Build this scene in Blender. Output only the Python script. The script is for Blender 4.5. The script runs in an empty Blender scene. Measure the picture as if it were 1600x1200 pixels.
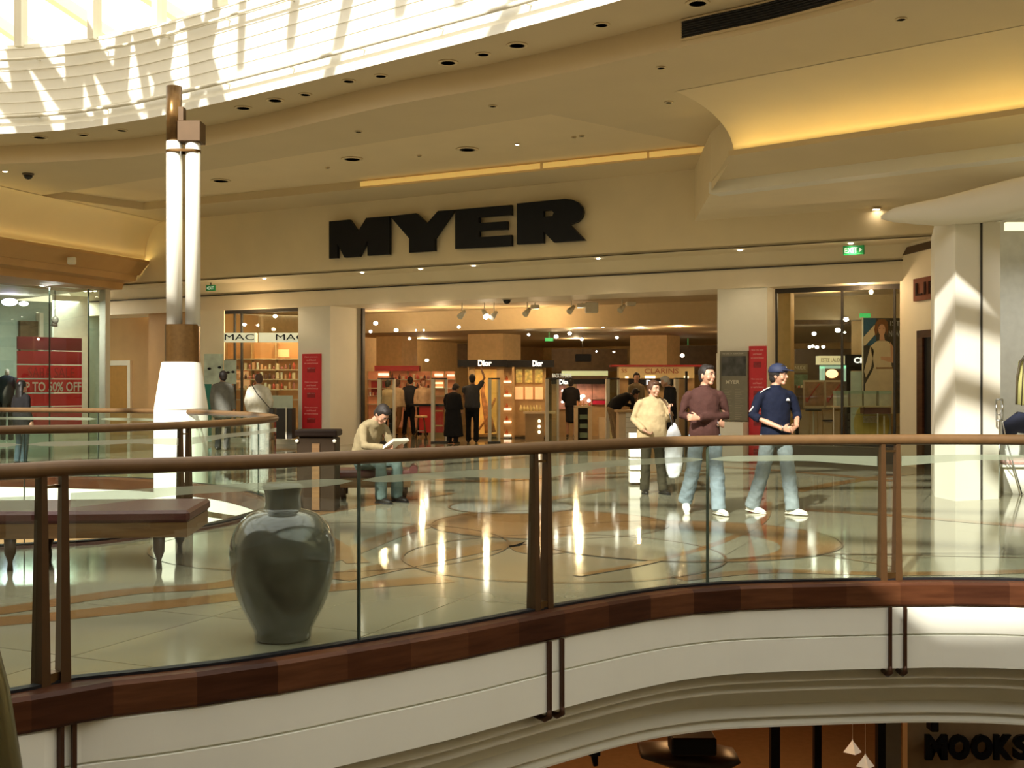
import bpy, math, random
from mathutils import Vector, Matrix
from mathutils.geometry import tessellate_polygon
random.seed(7)
S = bpy.context.scene
COL = S.collection
PI = math.pi
F = 1800.0          # focal length in pixels of the 1600 px wide frame
EYE = 1.5

# ---------------------------------------------------------------- camera, sky, sun, exposure
cd = bpy.data.cameras.new('camera'); cam = bpy.data.objects.new('camera', cd); COL.objects.link(cam)
cam.location = (0, 0, EYE); cam.rotation_euler = (PI/2, 0, 0)
cd.sensor_width = 36; cd.lens = F*36/1600; cd.clip_start = .05; cd.clip_end = 300
S.camera = cam
S.view_settings.view_transform = 'Standard'; S.view_settings.look = 'None'
S.view_settings.exposure = 0.0; S.view_settings.gamma = 1.0
try: S.view_settings.use_curve_mapping = False
except Exception: pass
W = bpy.data.worlds.new('sky'); S.world = W; W.use_nodes = True
W.node_tree.nodes['Background'].inputs[0].default_value = (1, .97, .89, 1)
W.node_tree.nodes['Background'].inputs[1].default_value = 2.5
SUN_DIR = Vector((.35, .75, -.56)).normalized()
sl = bpy.data.lights.new('sun', 'SUN'); sl.energy = 8.0; sl.angle = math.radians(.9); sl.color = (1, .95, .84)
so = bpy.data.objects.new('sun', sl); COL.objects.link(so)
so.rotation_euler = SUN_DIR.to_track_quat('-Z', 'Y').to_euler()
cy = S.cycles
cy.max_bounces = 10; cy.diffuse_bounces = 5; cy.glossy_bounces = 4; cy.transmission_bounces = 8; cy.transparent_max_bounces = 24
cy.sample_clamp_indirect = 4.0; cy.caustics_reflective = False; cy.caustics_refractive = False; cy.blur_glossy = .5

def lamp(kind, loc, power, color=(1, .78, .5), size=.15, rot=None, spot=None, sy=None):
    l = bpy.data.lights.new('lamp', kind); l.energy = power; l.color = color
    if kind == 'AREA':
        l.size = size
        if sy: l.shape = 'RECTANGLE'; l.size_y = sy
    else: l.shadow_soft_size = size
    if kind == 'SPOT': l.spot_size = math.radians(spot or 90); l.spot_blend = .6
    o = bpy.data.objects.new('lamp', l); COL.objects.link(o); o.location = loc
    if rot is not None: o.rotation_euler = rot
    return o

# ---------------------------------------------------------------- pixel -> place helpers
def sx(x, Y): return (x-800)/F*Y
def at(x, y, Y): return Vector((sx(x, Y), Y, EYE-(y-600)/F*Y))
def gnd(x, y, z=0.0):
    Y = F*(EYE-z)/(y-600); return Vector((sx(x, Y), Y, z))
def top(x, y, z):
    Y = F*(z-EYE)/(600-y); return Vector((sx(x, Y), Y, z))
# the department store front: an oblique vertical plane
FO = Vector((6.098, 21.95)); FU = Vector((.8682, -.4961)); FN = Vector((-.4961, -.8682))
FANG = math.atan2(FU.y, FU.x)
def ft(x, o=0.0):
    k = (x-800)/F; P = FO+FN*o
    return (k*P.y-P.x)/(FU.x-k*FU.y)
def fw(t, o, z): 
    p = FO+FU*t+FN*o; return Vector((p.x, p.y, z))
def fY(x, o=0.0): return (FO+FU*ft(x, o)+FN*o).y
def fz(x, y, o=0.0): return EYE-(y-600)/F*fY(x, o)
def fp(x, y, o=0.0): return fw(ft(x, o), o, fz(x, y, o))

# ---------------------------------------------------------------- materials
MATS = {}
def mat(name, col, rough=.5, metal=0, spec=.5, var=.06, scale=8, bump=0, bscale=40, emit=None, estr=0, coat=0, alpha=None):
    if name in MATS: return MATS[name]
    m = bpy.data.materials.new(name); m.use_nodes = True; nt = m.node_tree; b = nt.nodes['Principled BSDF']
    tc = nt.nodes.new('ShaderNodeTexCoord')
    n = nt.nodes.new('ShaderNodeTexNoise'); n.inputs['Scale'].default_value = scale; n.inputs['Detail'].default_value = 4
    nt.links.new(tc.outputs['Object'], n.inputs['Vector'])
    r = nt.nodes.new('ShaderNodeValToRGB')
    r.color_ramp.elements[0].position = .3; r.color_ramp.elements[1].position = .7
    r.color_ramp.elements[0].color = tuple(max(0, c*(1-var)) for c in col[:3])+(1,)
    r.color_ramp.elements[1].color = tuple(min(1, c*(1+var)) for c in col[:3])+(1,)
    nt.links.new(n.outputs['Fac'], r.inputs['Fac']); nt.links.new(r.outputs['Color'], b.inputs['Base Color'])
    b.inputs['Roughness'].default_value = rough; b.inputs['Metallic'].default_value = metal
    b.inputs['Specular IOR Level'].default_value = spec
    if coat: b.inputs['Coat Weight'].default_value = coat; b.inputs['Coat Roughness'].default_value = .05
    if bump:
        n2 = nt.nodes.new('ShaderNodeTexNoise'); n2.inputs['Scale'].default_value = bscale
        nt.links.new(tc.outputs['Object'], n2.inputs['Vector'])
        bp = nt.nodes.new('ShaderNodeBump'); bp.inputs['Strength'].default_value = bump; bp.inputs['Distance'].default_value = .02
        nt.links.new(n2.outputs['Fac'], bp.inputs['Height']); nt.links.new(bp.outputs['Normal'], b.inputs['Normal'])
    if emit: b.inputs['Emission Color'].default_value = tuple(emit)+(1,); b.inputs['Emission Strength'].default_value = estr
    MATS[name] = m; return m
def glass(name, tint=(.93, .97, .94), refl=1.0, rough=.0):
    if name in MATS: return MATS[name]
    m = bpy.data.materials.new(name); m.use_nodes = True; nt = m.node_tree; nt.nodes.clear()
    out = nt.nodes.new('ShaderNodeOutputMaterial'); tr = nt.nodes.new('ShaderNodeBsdfTransparent'); tr.inputs[0].default_value = tuple(tint)+(1,)
    gl = nt.nodes.new('ShaderNodeBsdfGlossy'); gl.inputs['Roughness'].default_value = rough
    ge = nt.nodes.new('ShaderNodeNewGeometry'); dt = nt.nodes.new('ShaderNodeVectorMath'); dt.operation = 'DOT_PRODUCT'
    nt.links.new(ge.outputs['Normal'], dt.inputs[0]); nt.links.new(ge.outputs['Incoming'], dt.inputs[1])
    def mth(op, x, y=None):
        n = nt.nodes.new('ShaderNodeMath'); n.operation = op
        if hasattr(x, 'links'): nt.links.new(x, n.inputs[0])
        else: n.inputs[0].default_value = x
        if y is not None: n.inputs[1].default_value = y
        return n.outputs[0]
    c1 = mth('ABSOLUTE', dt.outputs['Value']); n1 = nt.nodes.new('ShaderNodeMath'); n1.operation = 'SUBTRACT'; n1.inputs[0].default_value = 1; nt.links.new(c1, n1.inputs[1])
    f5 = mth('POWER', n1.outputs[0], 5.0); f6 = mth('MULTIPLY', f5, .96); f7 = mth('ADD', f6, .04); f8 = mth('MULTIPLY', f7, refl)
    mx = nt.nodes.new('ShaderNodeMixShader'); nt.links.new(f8, mx.inputs[0])
    nt.links.new(tr.outputs[0], mx.inputs[1]); nt.links.new(gl.outputs[0], mx.inputs[2]); nt.links.new(mx.outputs[0], out.inputs[0])
    MATS[name] = m; return m
def frosted(name, col, a):
    if name in MATS: return MATS[name]
    m = bpy.data.materials.new(name); m.use_nodes = True; nt = m.node_tree; nt.nodes.clear()
    out = nt.nodes.new('ShaderNodeOutputMaterial'); tr = nt.nodes.new('ShaderNodeBsdfTransparent')
    d1 = nt.nodes.new('ShaderNodeBsdfDiffuse'); d1.inputs[0].default_value = tuple(col)+(1,)
    d2 = nt.nodes.new('ShaderNodeBsdfTranslucent'); d2.inputs[0].default_value = tuple(col)+(1,)
    df = nt.nodes.new('ShaderNodeMixShader'); nt.links.new(d1.outputs[0], df.inputs[1]); nt.links.new(d2.outputs[0], df.inputs[2])
    mx = nt.nodes.new('ShaderNodeMixShader'); mx.inputs[0].default_value = a
    nt.links.new(tr.outputs[0], mx.inputs[1]); nt.links.new(df.outputs[0], mx.inputs[2]); nt.links.new(mx.outputs[0], out.inputs[0])
    MATS[name] = m; return m
def wood(name, c1, c2, rough=.35, scale=3, stretch=(1, 1, 9), spec=.5):
    if name in MATS: return MATS[name]
    m = mat(name, c1, rough, spec=spec); nt = m.node_tree
    n = [x for x in nt.nodes if x.type == 'TEX_NOISE'][0]; n.inputs['Scale'].default_value = scale; n.inputs['Detail'].default_value = 8
    mp = nt.nodes.new('ShaderNodeMapping'); mp.inputs['Scale'].default_value = stretch
    tc = [x for x in nt.nodes if x.type == 'TEX_COORD'][0]
    nt.links.new(tc.outputs['Object'], mp.inputs['Vector']); nt.links.new(mp.outputs['Vector'], n.inputs['Vector'])
    r = [x for x in nt.nodes if x.type == 'VALTORGB'][0]
    r.color_ramp.elements[0].color = tuple(c1)+(1,); r.color_ramp.elements[1].color = tuple(c2)+(1,)
    return m

# ---------------------------------------------------------------- mesh builder
class MB:
    def __init__(s): s.v = []; s.f = []; s.m = []; s.s = []
    def add(s, vs, fs, m=0, sm=False):
        b = len(s.v); s.v += [tuple(v) for v in vs]
        for f in fs: s.f.append(tuple(b+i for i in f)); s.m.append(m); s.s.append(sm)
        return s
    def box(s, a, b, m=0, M=None):
        x0, y0, z0 = a; x1, y1, z1 = b
        vs = [Vector(p) for p in ((x0,y0,z0),(x1,y0,z0),(x1,y1,z0),(x0,y1,z0),(x0,y0,z1),(x1,y0,z1),(x1,y1,z1),(x0,y1,z1))]
        if M is not None: vs = [M @ v for v in vs]
        return s.add(vs, [(0,3,2,1),(4,5,6,7),(0,1,5,4),(1,2,6,5),(2,3,7,6),(3,0,4,7)], m)
    def bev(s, a, b, r, m=0, M=None):
        # box with chamfered edges
        x0, y0, z0 = a; x1, y1, z1 = b; vs = []
        for z, k in ((z0, r), (z0+r, 0), (z1-r, 0), (z1, r)):
            for px, py in ((x0+k+r*(k == 0)*1, y0+k), (x1-k-r*(k == 0), y0+k), (x1-k, y0+k+r*(k == 0)), (x1-k, y1-k-r*(k == 0)),
                           (x1-k-r*(k == 0), y1-k), (x0+k+r*(k == 0), y1-k), (x0+k, y1-k-r*(k == 0)), (x0+k, y0+k+r*(k == 0))):
                v = Vector((px, py, z)); vs.append(M @ v if M is not None else v)
        fs = [tuple(range(7, -1, -1)), tuple(range(24, 32))]
        for l in range(3):
            for i in range(8):
                j = (i+1) % 8; fs.append((l*8+i, l*8+j, l*8+8+j, l*8+8+i))
        return s.add(vs, fs, m)
    def fbox(s, t0, t1, o0, o1, z0, z1, m=0):   # a box aligned with the store front
        vs = [fw(t, o, z) for z in (z0, z1) for t, o in ((t0,o0),(t1,o0),(t1,o1),(t0,o1))]
        return s.add(vs, [(0,1,2,3),(7,6,5,4),(0,4,5,1),(1,5,6,2),(2,6,7,3),(3,7,4,0)], m)
    def quad(s, a, b, c, d, m=0): return s.add([a, b, c, d], [(0,1,2,3)], m)
    def tube(s, pts, r, seg=12, m=0, caps=True, closed=False, sm=True):
        pts = [Vector(p) for p in pts]; n = len(pts)
        rs = r if isinstance(r, (list, tuple)) else [r]*n
        vs = []; prev = None
        for i, p in enumerate(pts):
            if closed: t = pts[(i+1) % n]-pts[i-1]
            else: t = pts[min(i+1, n-1)]-pts[max(i-1, 0)]
            t.normalize()
            if prev is None:
                a = Vector((0,0,1)) if abs(t.z) < .9 else Vector((1,0,0))
            else: a = prev
            x = (a-t*a.dot(t)).normalized(); y = t.cross(x); prev = x
            for k in range(seg):
                an = 2*PI*k/seg; vs.append(p+x*math.cos(an)*rs[i]+y*math.sin(an)*rs[i])
        fs = []
        for i in range(n if closed else n-1):
            j = (i+1) % n
            for k in range(seg): fs.append((i*seg+k, i*seg+(k+1) % seg, j*seg+(k+1) % seg, j*seg+k))
        s.add(vs, fs, m, sm)
        if caps and not closed: 
            b = len(s.v)-len(vs)
            s.f.append(tuple(b+k for k in range(seg-1, -1, -1))); s.m.append(m); s.s.append(False)
            s.f.append(tuple(b+(n-1)*seg+k for k in range(seg))); s.m.append(m); s.s.append(False)
        return s
    def lathe(s, prof, c=(0,0,0), seg=28, m=0, sm=True, M=None):
        vs = []
        for r, z in prof:
            for k in range(seg):
                a = 2*PI*k/seg; v = Vector((r*math.cos(a), r*math.sin(a), z))
                if M is not None: v = M @ v
                vs.append(v+Vector(c))
        fs = [(i*seg+k, i*seg+(k+1) % seg, (i+1)*seg+(k+1) % seg, (i+1)*seg+k) for i in range(len(prof)-1) for k in range(seg)]
        if prof[0][0] > 1e-4: fs.append(tuple(range(seg-1, -1, -1)))
        if prof[-1][0] > 1e-4: fs.append(tuple((len(prof)-1)*seg+k for k in range(seg)))
        return s.add(vs, fs, m, sm)
    def ell(s, c, r, m=0, R=None, seg=16, rings=10, fn=None):
        vs = []; c = Vector(c)
        for i in range(rings+1):
            th = PI*i/rings
            for k in range(seg):
                a = 2*PI*k/seg; d = Vector((math.sin(th)*math.cos(a), math.sin(th)*math.sin(a), math.cos(th)))
                if fn: d = fn(d)
                v = Vector((d.x*r[0], d.y*r[1], d.z*r[2]))
                if R is not None: v = R @ v
                vs.append(c+v)
        fs = [(i*seg+k, (i+1)*seg+k, (i+1)*seg+(k+1) % seg, i*seg+(k+1) % seg) for i in range(rings) for k in range(seg)]
        return s.add(vs, fs, m, True)
    def loft(s, pts, rad, side=(1,0,0), seg=14, m=0):
        pts = [Vector(p) for p in pts]; n = len(pts); side = Vector(side); vs = []
        for i, p in enumerate(pts):
            t = (pts[min(i+1, n-1)]-pts[max(i-1, 0)]).normalized()
            x = side-t*side.dot(t)
            if x.length < .1: x = Vector((0,1,0))-t*t.y
            x.normalize(); y = t.cross(x)
            a, b = rad[i] if isinstance(rad[i], (tuple, list)) else (rad[i], rad[i])
            for k in range(seg):
                an = 2*PI*k/seg; vs.append(p+x*math.cos(an)*a+y*math.sin(an)*b)
        vs.append(pts[0]-(pts[1]-pts[0]).normalized()*.3*min(rad[0] if isinstance(rad[0], (tuple, list)) else (rad[0],)))
        vs.append(pts[-1]+(pts[-1]-pts[-2]).normalized()*.3*min(rad[-1] if isinstance(rad[-1], (tuple, list)) else (rad[-1],)))
        fs = [(i*seg+k, i*seg+(k+1) % seg, (i+1)*seg+(k+1) % seg, (i+1)*seg+k) for i in range(n-1) for k in range(seg)]
        fs += [(n*seg, (k+1) % seg, k) for k in range(seg)]
        fs += [(n*seg+1, (n-1)*seg+k, (n-1)*seg+(k+1) % seg) for k in range(seg)]
        return s.add(vs, fs, m, True)
    def prism(s, loops, vec, m=0, side=None):
        vec = Vector(vec); flat = [Vector(p) for l in loops for p in l]; n = len(flat)
        tris = tessellate_polygon([[Vector(p) for p in l] for l in loops])
        vs = flat+[p+vec for p in flat]
        fs = [tuple(t) for t in tris]+[tuple(n+i for i in reversed(t)) for t in tris]
        s.add(vs, fs, m)
        b = 0; q = []
        for l in loops:
            k = len(l)
            for i in range(k): q.append((b+i, b+(i+1) % k, n+b+(i+1) % k, n+b+i))
            b += k
        base = len(s.v)-len(vs)
        for f in q: s.f.append(tuple(base+i for i in f)); s.m.append(m if side is None else side); s.s.append(False)
        return s
    def poly(s, loops, m=0):
        flat = [Vector(p) for l in loops for p in l]
        return s.add(flat, [tuple(t) for t in tessellate_polygon([[Vector(p) for p in l] for l in loops])], m)
    def sweep(s, path, prof, sign=1, m=0, closed=False, mf=None, cap=False):
        # prof: list of (offset, z); offset is measured to the right of the path's direction, times sign
        nr = normals(path, closed); n = len(path); k = len(prof); vs = []
        for p, q in zip(path, nr):
            for o, z in prof: vs.append((p[0]+q[0]*o*sign, p[1]+q[1]*o*sign, z))
        b = len(s.v); s.v += vs
        for i in range(n if closed else n-1):
            j = (i+1) % n
            for c in range(k-1):
                s.f.append((b+i*k+c, b+j*k+c, b+j*k+c+1, b+i*k+c+1)); s.m.append(mf(i, c) if mf else m); s.s.append(False)
        if cap and not closed:
            s.f.append(tuple(b+c for c in range(k))); s.m.append(m); s.s.append(False)
            s.f.append(tuple(b+(n-1)*k+c for c in range(k-1, -1, -1))); s.m.append(m); s.s.append(False)
        return s
    def build(s, name, mats, parent=None, flip=False, loc=None):
        me = bpy.data.meshes.new(name)
        vs = s.v
        if loc is not None: vs = [(v[0]-loc[0], v[1]-loc[1], v[2]-loc[2]) for v in vs]
        me.from_pydata(vs, [], s.f)
        for m in (mats if isinstance(mats, (list, tuple)) else [mats]): me.materials.append(m)
        me.polygons.foreach_set('material_index', s.m); me.polygons.foreach_set('use_smooth', s.s)
        me.update(); me.validate()
        o = bpy.data.objects.new(name, me); COL.objects.link(o)
        if loc is not None: o.location = loc
        if parent is not None: o.parent = parent
        return o
def normals(path, closed=False):
    n = len(path); out = []
    for i in range(n):
        if closed: a, b = path[i-1], path[(i+1) % n]
        else: a, b = path[max(i-1, 0)], path[min(i+1, n-1)]
        t = Vector((b[0]-a[0], b[1]-a[1])).normalized(); out.append((t.y, -t.x))
    return out
def cat(pts, n=8, closed=False):
    out = []; N = len(pts); pts = [Vector((p[0], p[1])) for p in pts]
    for i in range(N if closed else N-1):
        if closed: p0, p1, p2, p3 = pts[i-1], pts[i], pts[(i+1) % N], pts[(i+2) % N]
        else: p0, p1, p2, p3 = pts[max(i-1, 0)], pts[i], pts[i+1], pts[min(i+2, N-1)]
        for k in range(n):
            t = k/n; out.append(.5*((2*p1)+(p2-p0)*t+(2*p0-5*p1+4*p2-p3)*t*t+(3*p1-p0-3*p2+p3)*t**3))
    if not closed: out.append(pts[-1])
    return out
def resample(path, step):
    out = [path[0]]; acc = 0
    for a, b in zip(path, path[1:]):
        L = (b-a).length
        while acc+L >= step:
            k = (step-acc)/L; a = a.lerp(b, k); out.append(a.copy()); L = (b-a).length; acc = 0
        acc += L
    out.append(path[-1]); return out
def arclen(path):
    L = [0]
    for a, b in zip(path, path[1:]): L.append(L[-1]+(b-a).length)
    return L
def pos(path, L, s):
    s = max(0, min(L[-1], s))
    for i in range(len(L)-1):
        if L[i+1] >= s:
            k = (s-L[i])/max(1e-9, L[i+1]-L[i]); t = (path[i+1]-path[i]).normalized()
            return path[i].lerp(path[i+1], k), t
    return path[-1], (path[-1]-path[-2]).normalized()
def sub(path, L, a, b):
    out = [pos(path, L, a)[0]]
    for p, l in zip(path, L):
        if a < l < b: out.append(p)
    out.append(pos(path, L, b)[0]); return out

def tag(o, label=None, cat_=None, group=None, kind=None):
    if label: o['label'] = label
    if cat_: o['category'] = cat_
    if group: o['group'] = group
    if kind: o['kind'] = kind
    return o
def empty(name, loc, label, cat_, group=None, rz=0):
    o = bpy.data.objects.new(name, None); o.empty_display_size = .2; COL.objects.link(o)
    o.location = loc; o.rotation_euler = (0, 0, rz); return tag(o, label, cat_, group)
def adopt(root, o):
    # parent a world-space mesh to a root without moving it
    o.parent = root; o.matrix_parent_inverse = root.matrix_basis.inverted() if root.parent is None else Matrix()
    return o
def struct(o, label, cat_='structure'): return tag(o, label, cat_, kind='structure')
def copy_tree(o, parent=None):
    c = o.copy(); COL.objects.link(c)
    if parent is not None: c.parent = parent
    for ch in [x for x in bpy.data.objects if x.parent == o]: copy_tree(ch, c)
    return c
TX = {}
def text(mb, s, width, origin, u, up, depth=.02, m=0, bold=0.0, height=None):
    """lettering: left-bottom corner at origin, along u, extruded towards u x up"""
    key = (s, bold)
    if key not in TX:
        c = bpy.data.curves.new('t', 'FONT'); c.body = s; c.size = 1; c.extrude = .5; c.offset = bold; c.resolution_u = 3
        o = bpy.data.objects.new('t', c); me = o.to_mesh()
        vs = [v.co.copy() for v in me.vertices]; fs = [tuple(p.vertices) for p in me.polygons]
        o.to_mesh_clear(); bpy.data.objects.remove(o); bpy.data.curves.remove(c)
        x0 = min(v.x for v in vs); x1 = max(v.x for v in vs); y0 = min(v.y for v in vs); y1 = max(v.y for v in vs)
        TX[key] = ([((v.x-x0)/(x1-x0), (v.y-y0)/(y1-y0), v.z+.5) for v in vs], fs, (y1-y0)/(x1-x0))
    vs, fs, asp = TX[key]; u = Vector(u).normalized(); up = Vector(up).normalized(); w = u.cross(up)
    h = height or width*asp; O = Vector(origin)
    return mb.add([O+u*(x*width)+up*(y*h)+w*(z*depth) for x, y, z in vs], fs, m)
UP = Vector((0,0,1)); FU3 = Vector((FU.x, FU.y, 0)); FN3 = Vector((FN.x, FN.y, 0))

# ---------------------------------------------------------------- the colours of the place
M_ceil = mat('ceiling_paint', (.68, .56, .36), .8, var=.02, scale=1.2)
M_ceil2 = mat('coffer_paint', (.80, .66, .43), .8, var=.02, scale=1.2)
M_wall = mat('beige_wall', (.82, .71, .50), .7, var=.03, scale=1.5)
M_lint = mat('lintel_paint', (.88, .77, .58), .6, var=.03, scale=2)
M_white = mat('white_paint', (.80, .80, .71), .55, var=.02, scale=2)
M_cream = mat('cream_paint', (.74, .69, .56), .6, var=.02, scale=2)
M_pill = mat('pillar_paint', (.82, .79, .69), .6, var=.02, scale=2)
M_brown = mat('brown_metal', (.10, .055, .03), .32, .6, var=.15)
M_bronze = mat('bronze', (.18, .10, .036), .28, .85, var=.12, scale=20)
M_rail = mat('handrail_bronze', (.135, .074, .030), .42, 0, .22, var=.1, scale=12)
M_black = mat('black', (.010, .010, .012), .5, spec=.2, var=.1)
M_dark = mat('dark_trim', (.03, .025, .02), .5)
M_glass = glass('clear_glass')
M_gglass = glass('green_glass', (.88, .95, .90), 1.2)
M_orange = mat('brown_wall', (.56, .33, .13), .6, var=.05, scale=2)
M_cove = mat('cove_lamp', (1, .85, .5), .5, emit=(1, .84, .36), estr=7.5)
M_red = mat('red_print', (.60, .02, .03), .5, var=.05)
M_hot = mat('lamp_glow', (1, 1, 1), .5, emit=(1, .93, .78), estr=25)
M_wood = [wood('timber_a', (.052, .017, .007), (.09, .032, .013), .4, spec=.14), wood('timber_b', (.034, .011, .005), (.062, .022, .010), .4, spec=.14), wood('timber_c', (.070, .025, .010), (.12, .046, .019), .4, spec=.14)]
M_leath = mat('maroon_leather', (.075, .018, .016), .4, bump=.15)
M_bwood = wood('bench_wood', (.12, .062, .025), (.20, .11, .045), .35)

ORD = ('first', 'second', 'third', 'fourth', 'fifth', 'sixth', 'seventh', 'eighth', 'ninth', 'tenth', 'eleventh', 'twelfth', 'thirteenth', 'fourteenth', 'fifteenth', 'sixteenth', 'seventeenth', 'eighteenth')
# ================================================================ STRUCTURE
ZC = 5.6; ZS = 5.93
# main void edge (plan, left to right), second void loop
def rb(x, y): return gnd(x, y, .03).to_2d()
MAIN = [Vector((-5.6, 2.6)), Vector((-4.2, 4.0)), Vector((-3.2, 4.95)), rb(20, 1078), rb(103, 1060), rb(250, 1045), rb(400, 1026), rb(550, 1002), rb(700, 977), rb(850, 948.5), rb(1000, 923), rb(1100, 912), rb(1200, 907.5), rb(1395, 903.5), rb(1500, 903), rb(1600, 905), Vector((4.75, 8.42)), Vector((6.0, 7.7)), Vector((7.3, 6.4)), Vector((8.4, 4.4)), Vector((9.0, 2.0))]
MAIN = resample(cat(MAIN, 8), .12); ML = arclen(MAIN)
LOOP = [(-9.5, 8.6), (-6.6, 9.45), (-4.68, 10.5), (-4.02, 10.8), (-3.75, 11.1), (-3.25, 11.9), (-3.0, 12.75), (-2.89, 14.06), (-3.35, 15.3), (-4.1, 16.5), (-4.8, 17.2), (-5.7, 17.95), (-6.6, 18.3), (-8.2, 18.7), (-11, 19.2), (-13, 18.5), (-13.6, 14), (-12.6, 10)]
LOOP = resample(cat(LOOP, 8, True), .14); LL = arclen(LOOP)
def nearest(path, L, x, lo=0, hi=1e9):
    best = None
    for p, l in zip(path, L):
        if lo <= l <= hi:
            d = abs(800+F*p.x/p.y-x)
            if best is None or d < best[0]: best = (d, l)
    return best[1]

# ---- floor with its inlaid pattern
def floor_mat(name, c, tile=True, rough=.08):
    m = mat(name, c, rough, spec=.6, var=.10, scale=.9)
    nt = m.node_tree; b = nt.nodes['Principled BSDF']
    if tile:
        tc = [x for x in nt.nodes if x.type == 'TEX_COORD'][0]; r = [x for x in nt.nodes if x.type == 'VALTORGB'][0]
        mp = nt.nodes.new('ShaderNodeMapping'); mp.inputs['Rotation'].default_value = (0, 0, .42)
        br = nt.nodes.new('ShaderNodeTexBrick'); br.offset = 0; br.inputs['Scale'].default_value = 1; br.inputs['Brick Width'].default_value = 1.2
        br.inputs['Row Height'].default_value = 1.2; br.inputs['Mortar Size'].default_value = .006
        br.inputs['Mortar'].default_value = tuple(k*.45 for k in c)+(1,)
        nt.links.new(tc.outputs['Object'], mp.inputs['Vector']); nt.links.new(mp.outputs['Vector'], br.inputs['Vector'])
        hs = nt.nodes.new('ShaderNodeHueSaturation'); hs.inputs['Value'].default_value = .86
        nt.links.new(r.outputs['Color'], br.inputs['Color1']); nt.links.new(r.outputs['Color'], hs.inputs['Color']); nt.links.new(hs.outputs['Color'], br.inputs['Color2'])
        nt.links.new(br.outputs['Color'], b.inputs['Base Color'])
    return m
M_fl = floor_mat('marble_cream', (.27, .25, .175)); M_flb = floor_mat('marble_brown', (.22, .12, .05), False)
M_flg = floor_mat('marble_grey', (.30, .30, .25), False); M_flk = floor_mat('marble_line', (.16, .09, .045), False)
m = MB()
outer = [(p.x, p.y, 0) for p in MAIN]+[(13, 1.5, 0), (13, 20, 0), (17, 48, 0), (-30, 62, 0), (-24, 20, 0), (-18, 2, 0)]
m.poly([outer, [(p.x, p.y, 0) for p in LOOP]], 0)
m.poly([[(-9, -7.5, 0), (9.5, -7.5, 0), (9.5, .3, 0), (4, .5, 0), (-1, .3, 0), (-9, .2, 0)]], 0)   # the walkway the picture is taken from
def band(pts, w, mi, z=.002, n=8, closed=False):
    path = cat(pts, n, closed); m.sweep(path, [(-w/2, z), (w/2, z)], 1, mi, closed)
def disc(c, r, mi, z, seg=48, a0=0, a1=2*PI):
    pts = [(c[0]+r*math.cos(a0+(a1-a0)*k/seg), c[1]+r*math.sin(a0+(a1-a0)*k/seg), z) for k in range(seg+1)]
    m.add(pts+[(c[0], c[1], z)], [(k, k+1, seg+1) for k in range(seg)], mi)
G = lambda x, y: gnd(x, y).to_2d()
band([G(-150, 985), G(100, 962), G(300, 940), G(380, 931), G(560, 915), G(700, 905)], .30, 1)
band([G(-150, 975), G(0, 955), G(200, 925), G(360, 912), G(520, 872), G(640, 828), G(800, 790), G(950, 765)], .26, 1, .0025)
band([G(520, 905), G(640, 880), G(800, 850), G(850, 862), G(960, 838)], .34, 1, .003)
disc(G(858, 818), 1.25, 1, .0035); disc(G(1070, 842), 1.45, 1, .004)
disc(G(1040, 850), 1.05, 0, .0045)
disc(G(800, 792), .75, 2, .004)
band([G(900, 900), G(1010, 880), G(1120, 850), G(1190, 815), G(1200, 785)], .10, 1, .005)
def ring(c, r, w=.025, mi=3, z=.006): band([(c[0]+r*math.cos(a*PI/12), c[1]+r*math.sin(a*PI/12)) for a in range(24)], w, mi, z, 4, True)
ring(G(520, 850), 1.65); ring(G(858, 818), 1.27); ring(G(1070, 842), 1.47); ring(G(800, 792), .77); ring(G(880, 868), 1.4)
band([G(1240, 768), G(1330, 752), G(1420, 740)], .28, 1); band([G(1230, 795), G(1400, 806), G(1620, 824)], .22, 1)
band([G(1180, 862), G(1340, 866), G(1620, 872)], .03, 3); band([G(1180, 850), G(1400, 886)], .03, 3)
band([G(1100, 700+28), G(1250, 738), G(1400, 752)], .3, 1, .0022); band([G(640, 745), G(760, 752), G(900, 742), G(1100, 735)], .3, 1, .0021)
band([G(300, 800), G(420, 812), G(560, 790), G(700, 770)], .3, 1, .0023); band([G(420, 812), G(500, 838), G(560, 880)], .2, 1, .0024)
band([G(1060, 905), G(1200, 893), G(1400, 897), G(1620, 893)], .18, 1, .0025)
struct(m.build('floor', [M_fl, M_flb, M_flg, M_flk]), 'polished cream marble mall floor with brown inlaid bands and circles', 'floor')

# ---- slab edge under the main balustrade: stepped white panels and cove
pr = [(.10, -.15), (.12, -.17), (.12, -.365), (.10, -.368), (.10, -.378), (.125, -.381), (.125, -.62), (.0, -.63)]
m = MB(); m.sweep(MAIN, pr); struct(m.build('trim_1', M_white), 'white painted slab edge of two stacked panels below the glass balustrade', 'slab edge')
m = MB(); m.sweep(MAIN, [(-.04, -.60), (-.03, -.655), (.02, -.715), (.02, -.725), (-.11, -.73), (-.10, -.745), (-.05, -.80), (-.05, -.812), (-.30, -.815)])
m.sweep(MAIN, [(-.30, -.80), (-.31, -.88), (-.27, -.97), (-.19, -1.035), (-.19, -1.045), (-.25, -1.05), (-.24, -1.065), (-.20, -1.11), (-.20, -1.125), (-.38, -1.13)])
struct(m.build('trim_2', M_white), 'stepped cream cornice and cove under the slab edge', 'cornice')
m = MB()
m.sweep(LOOP, [(.0, .03), (.10, .03), (.12, .0), (.12, -.16)], -1, closed=True, m=1)
m.sweep(LOOP, [(.12, -.16), (.12, -.62), (.05, -.64), (.05, -.9)], -1, closed=True, m=0)
struct(m.build('trim_3', [M_white, M_wood[0]]), 'white slab edge with timber band around the far void', 'slab edge')

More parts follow.
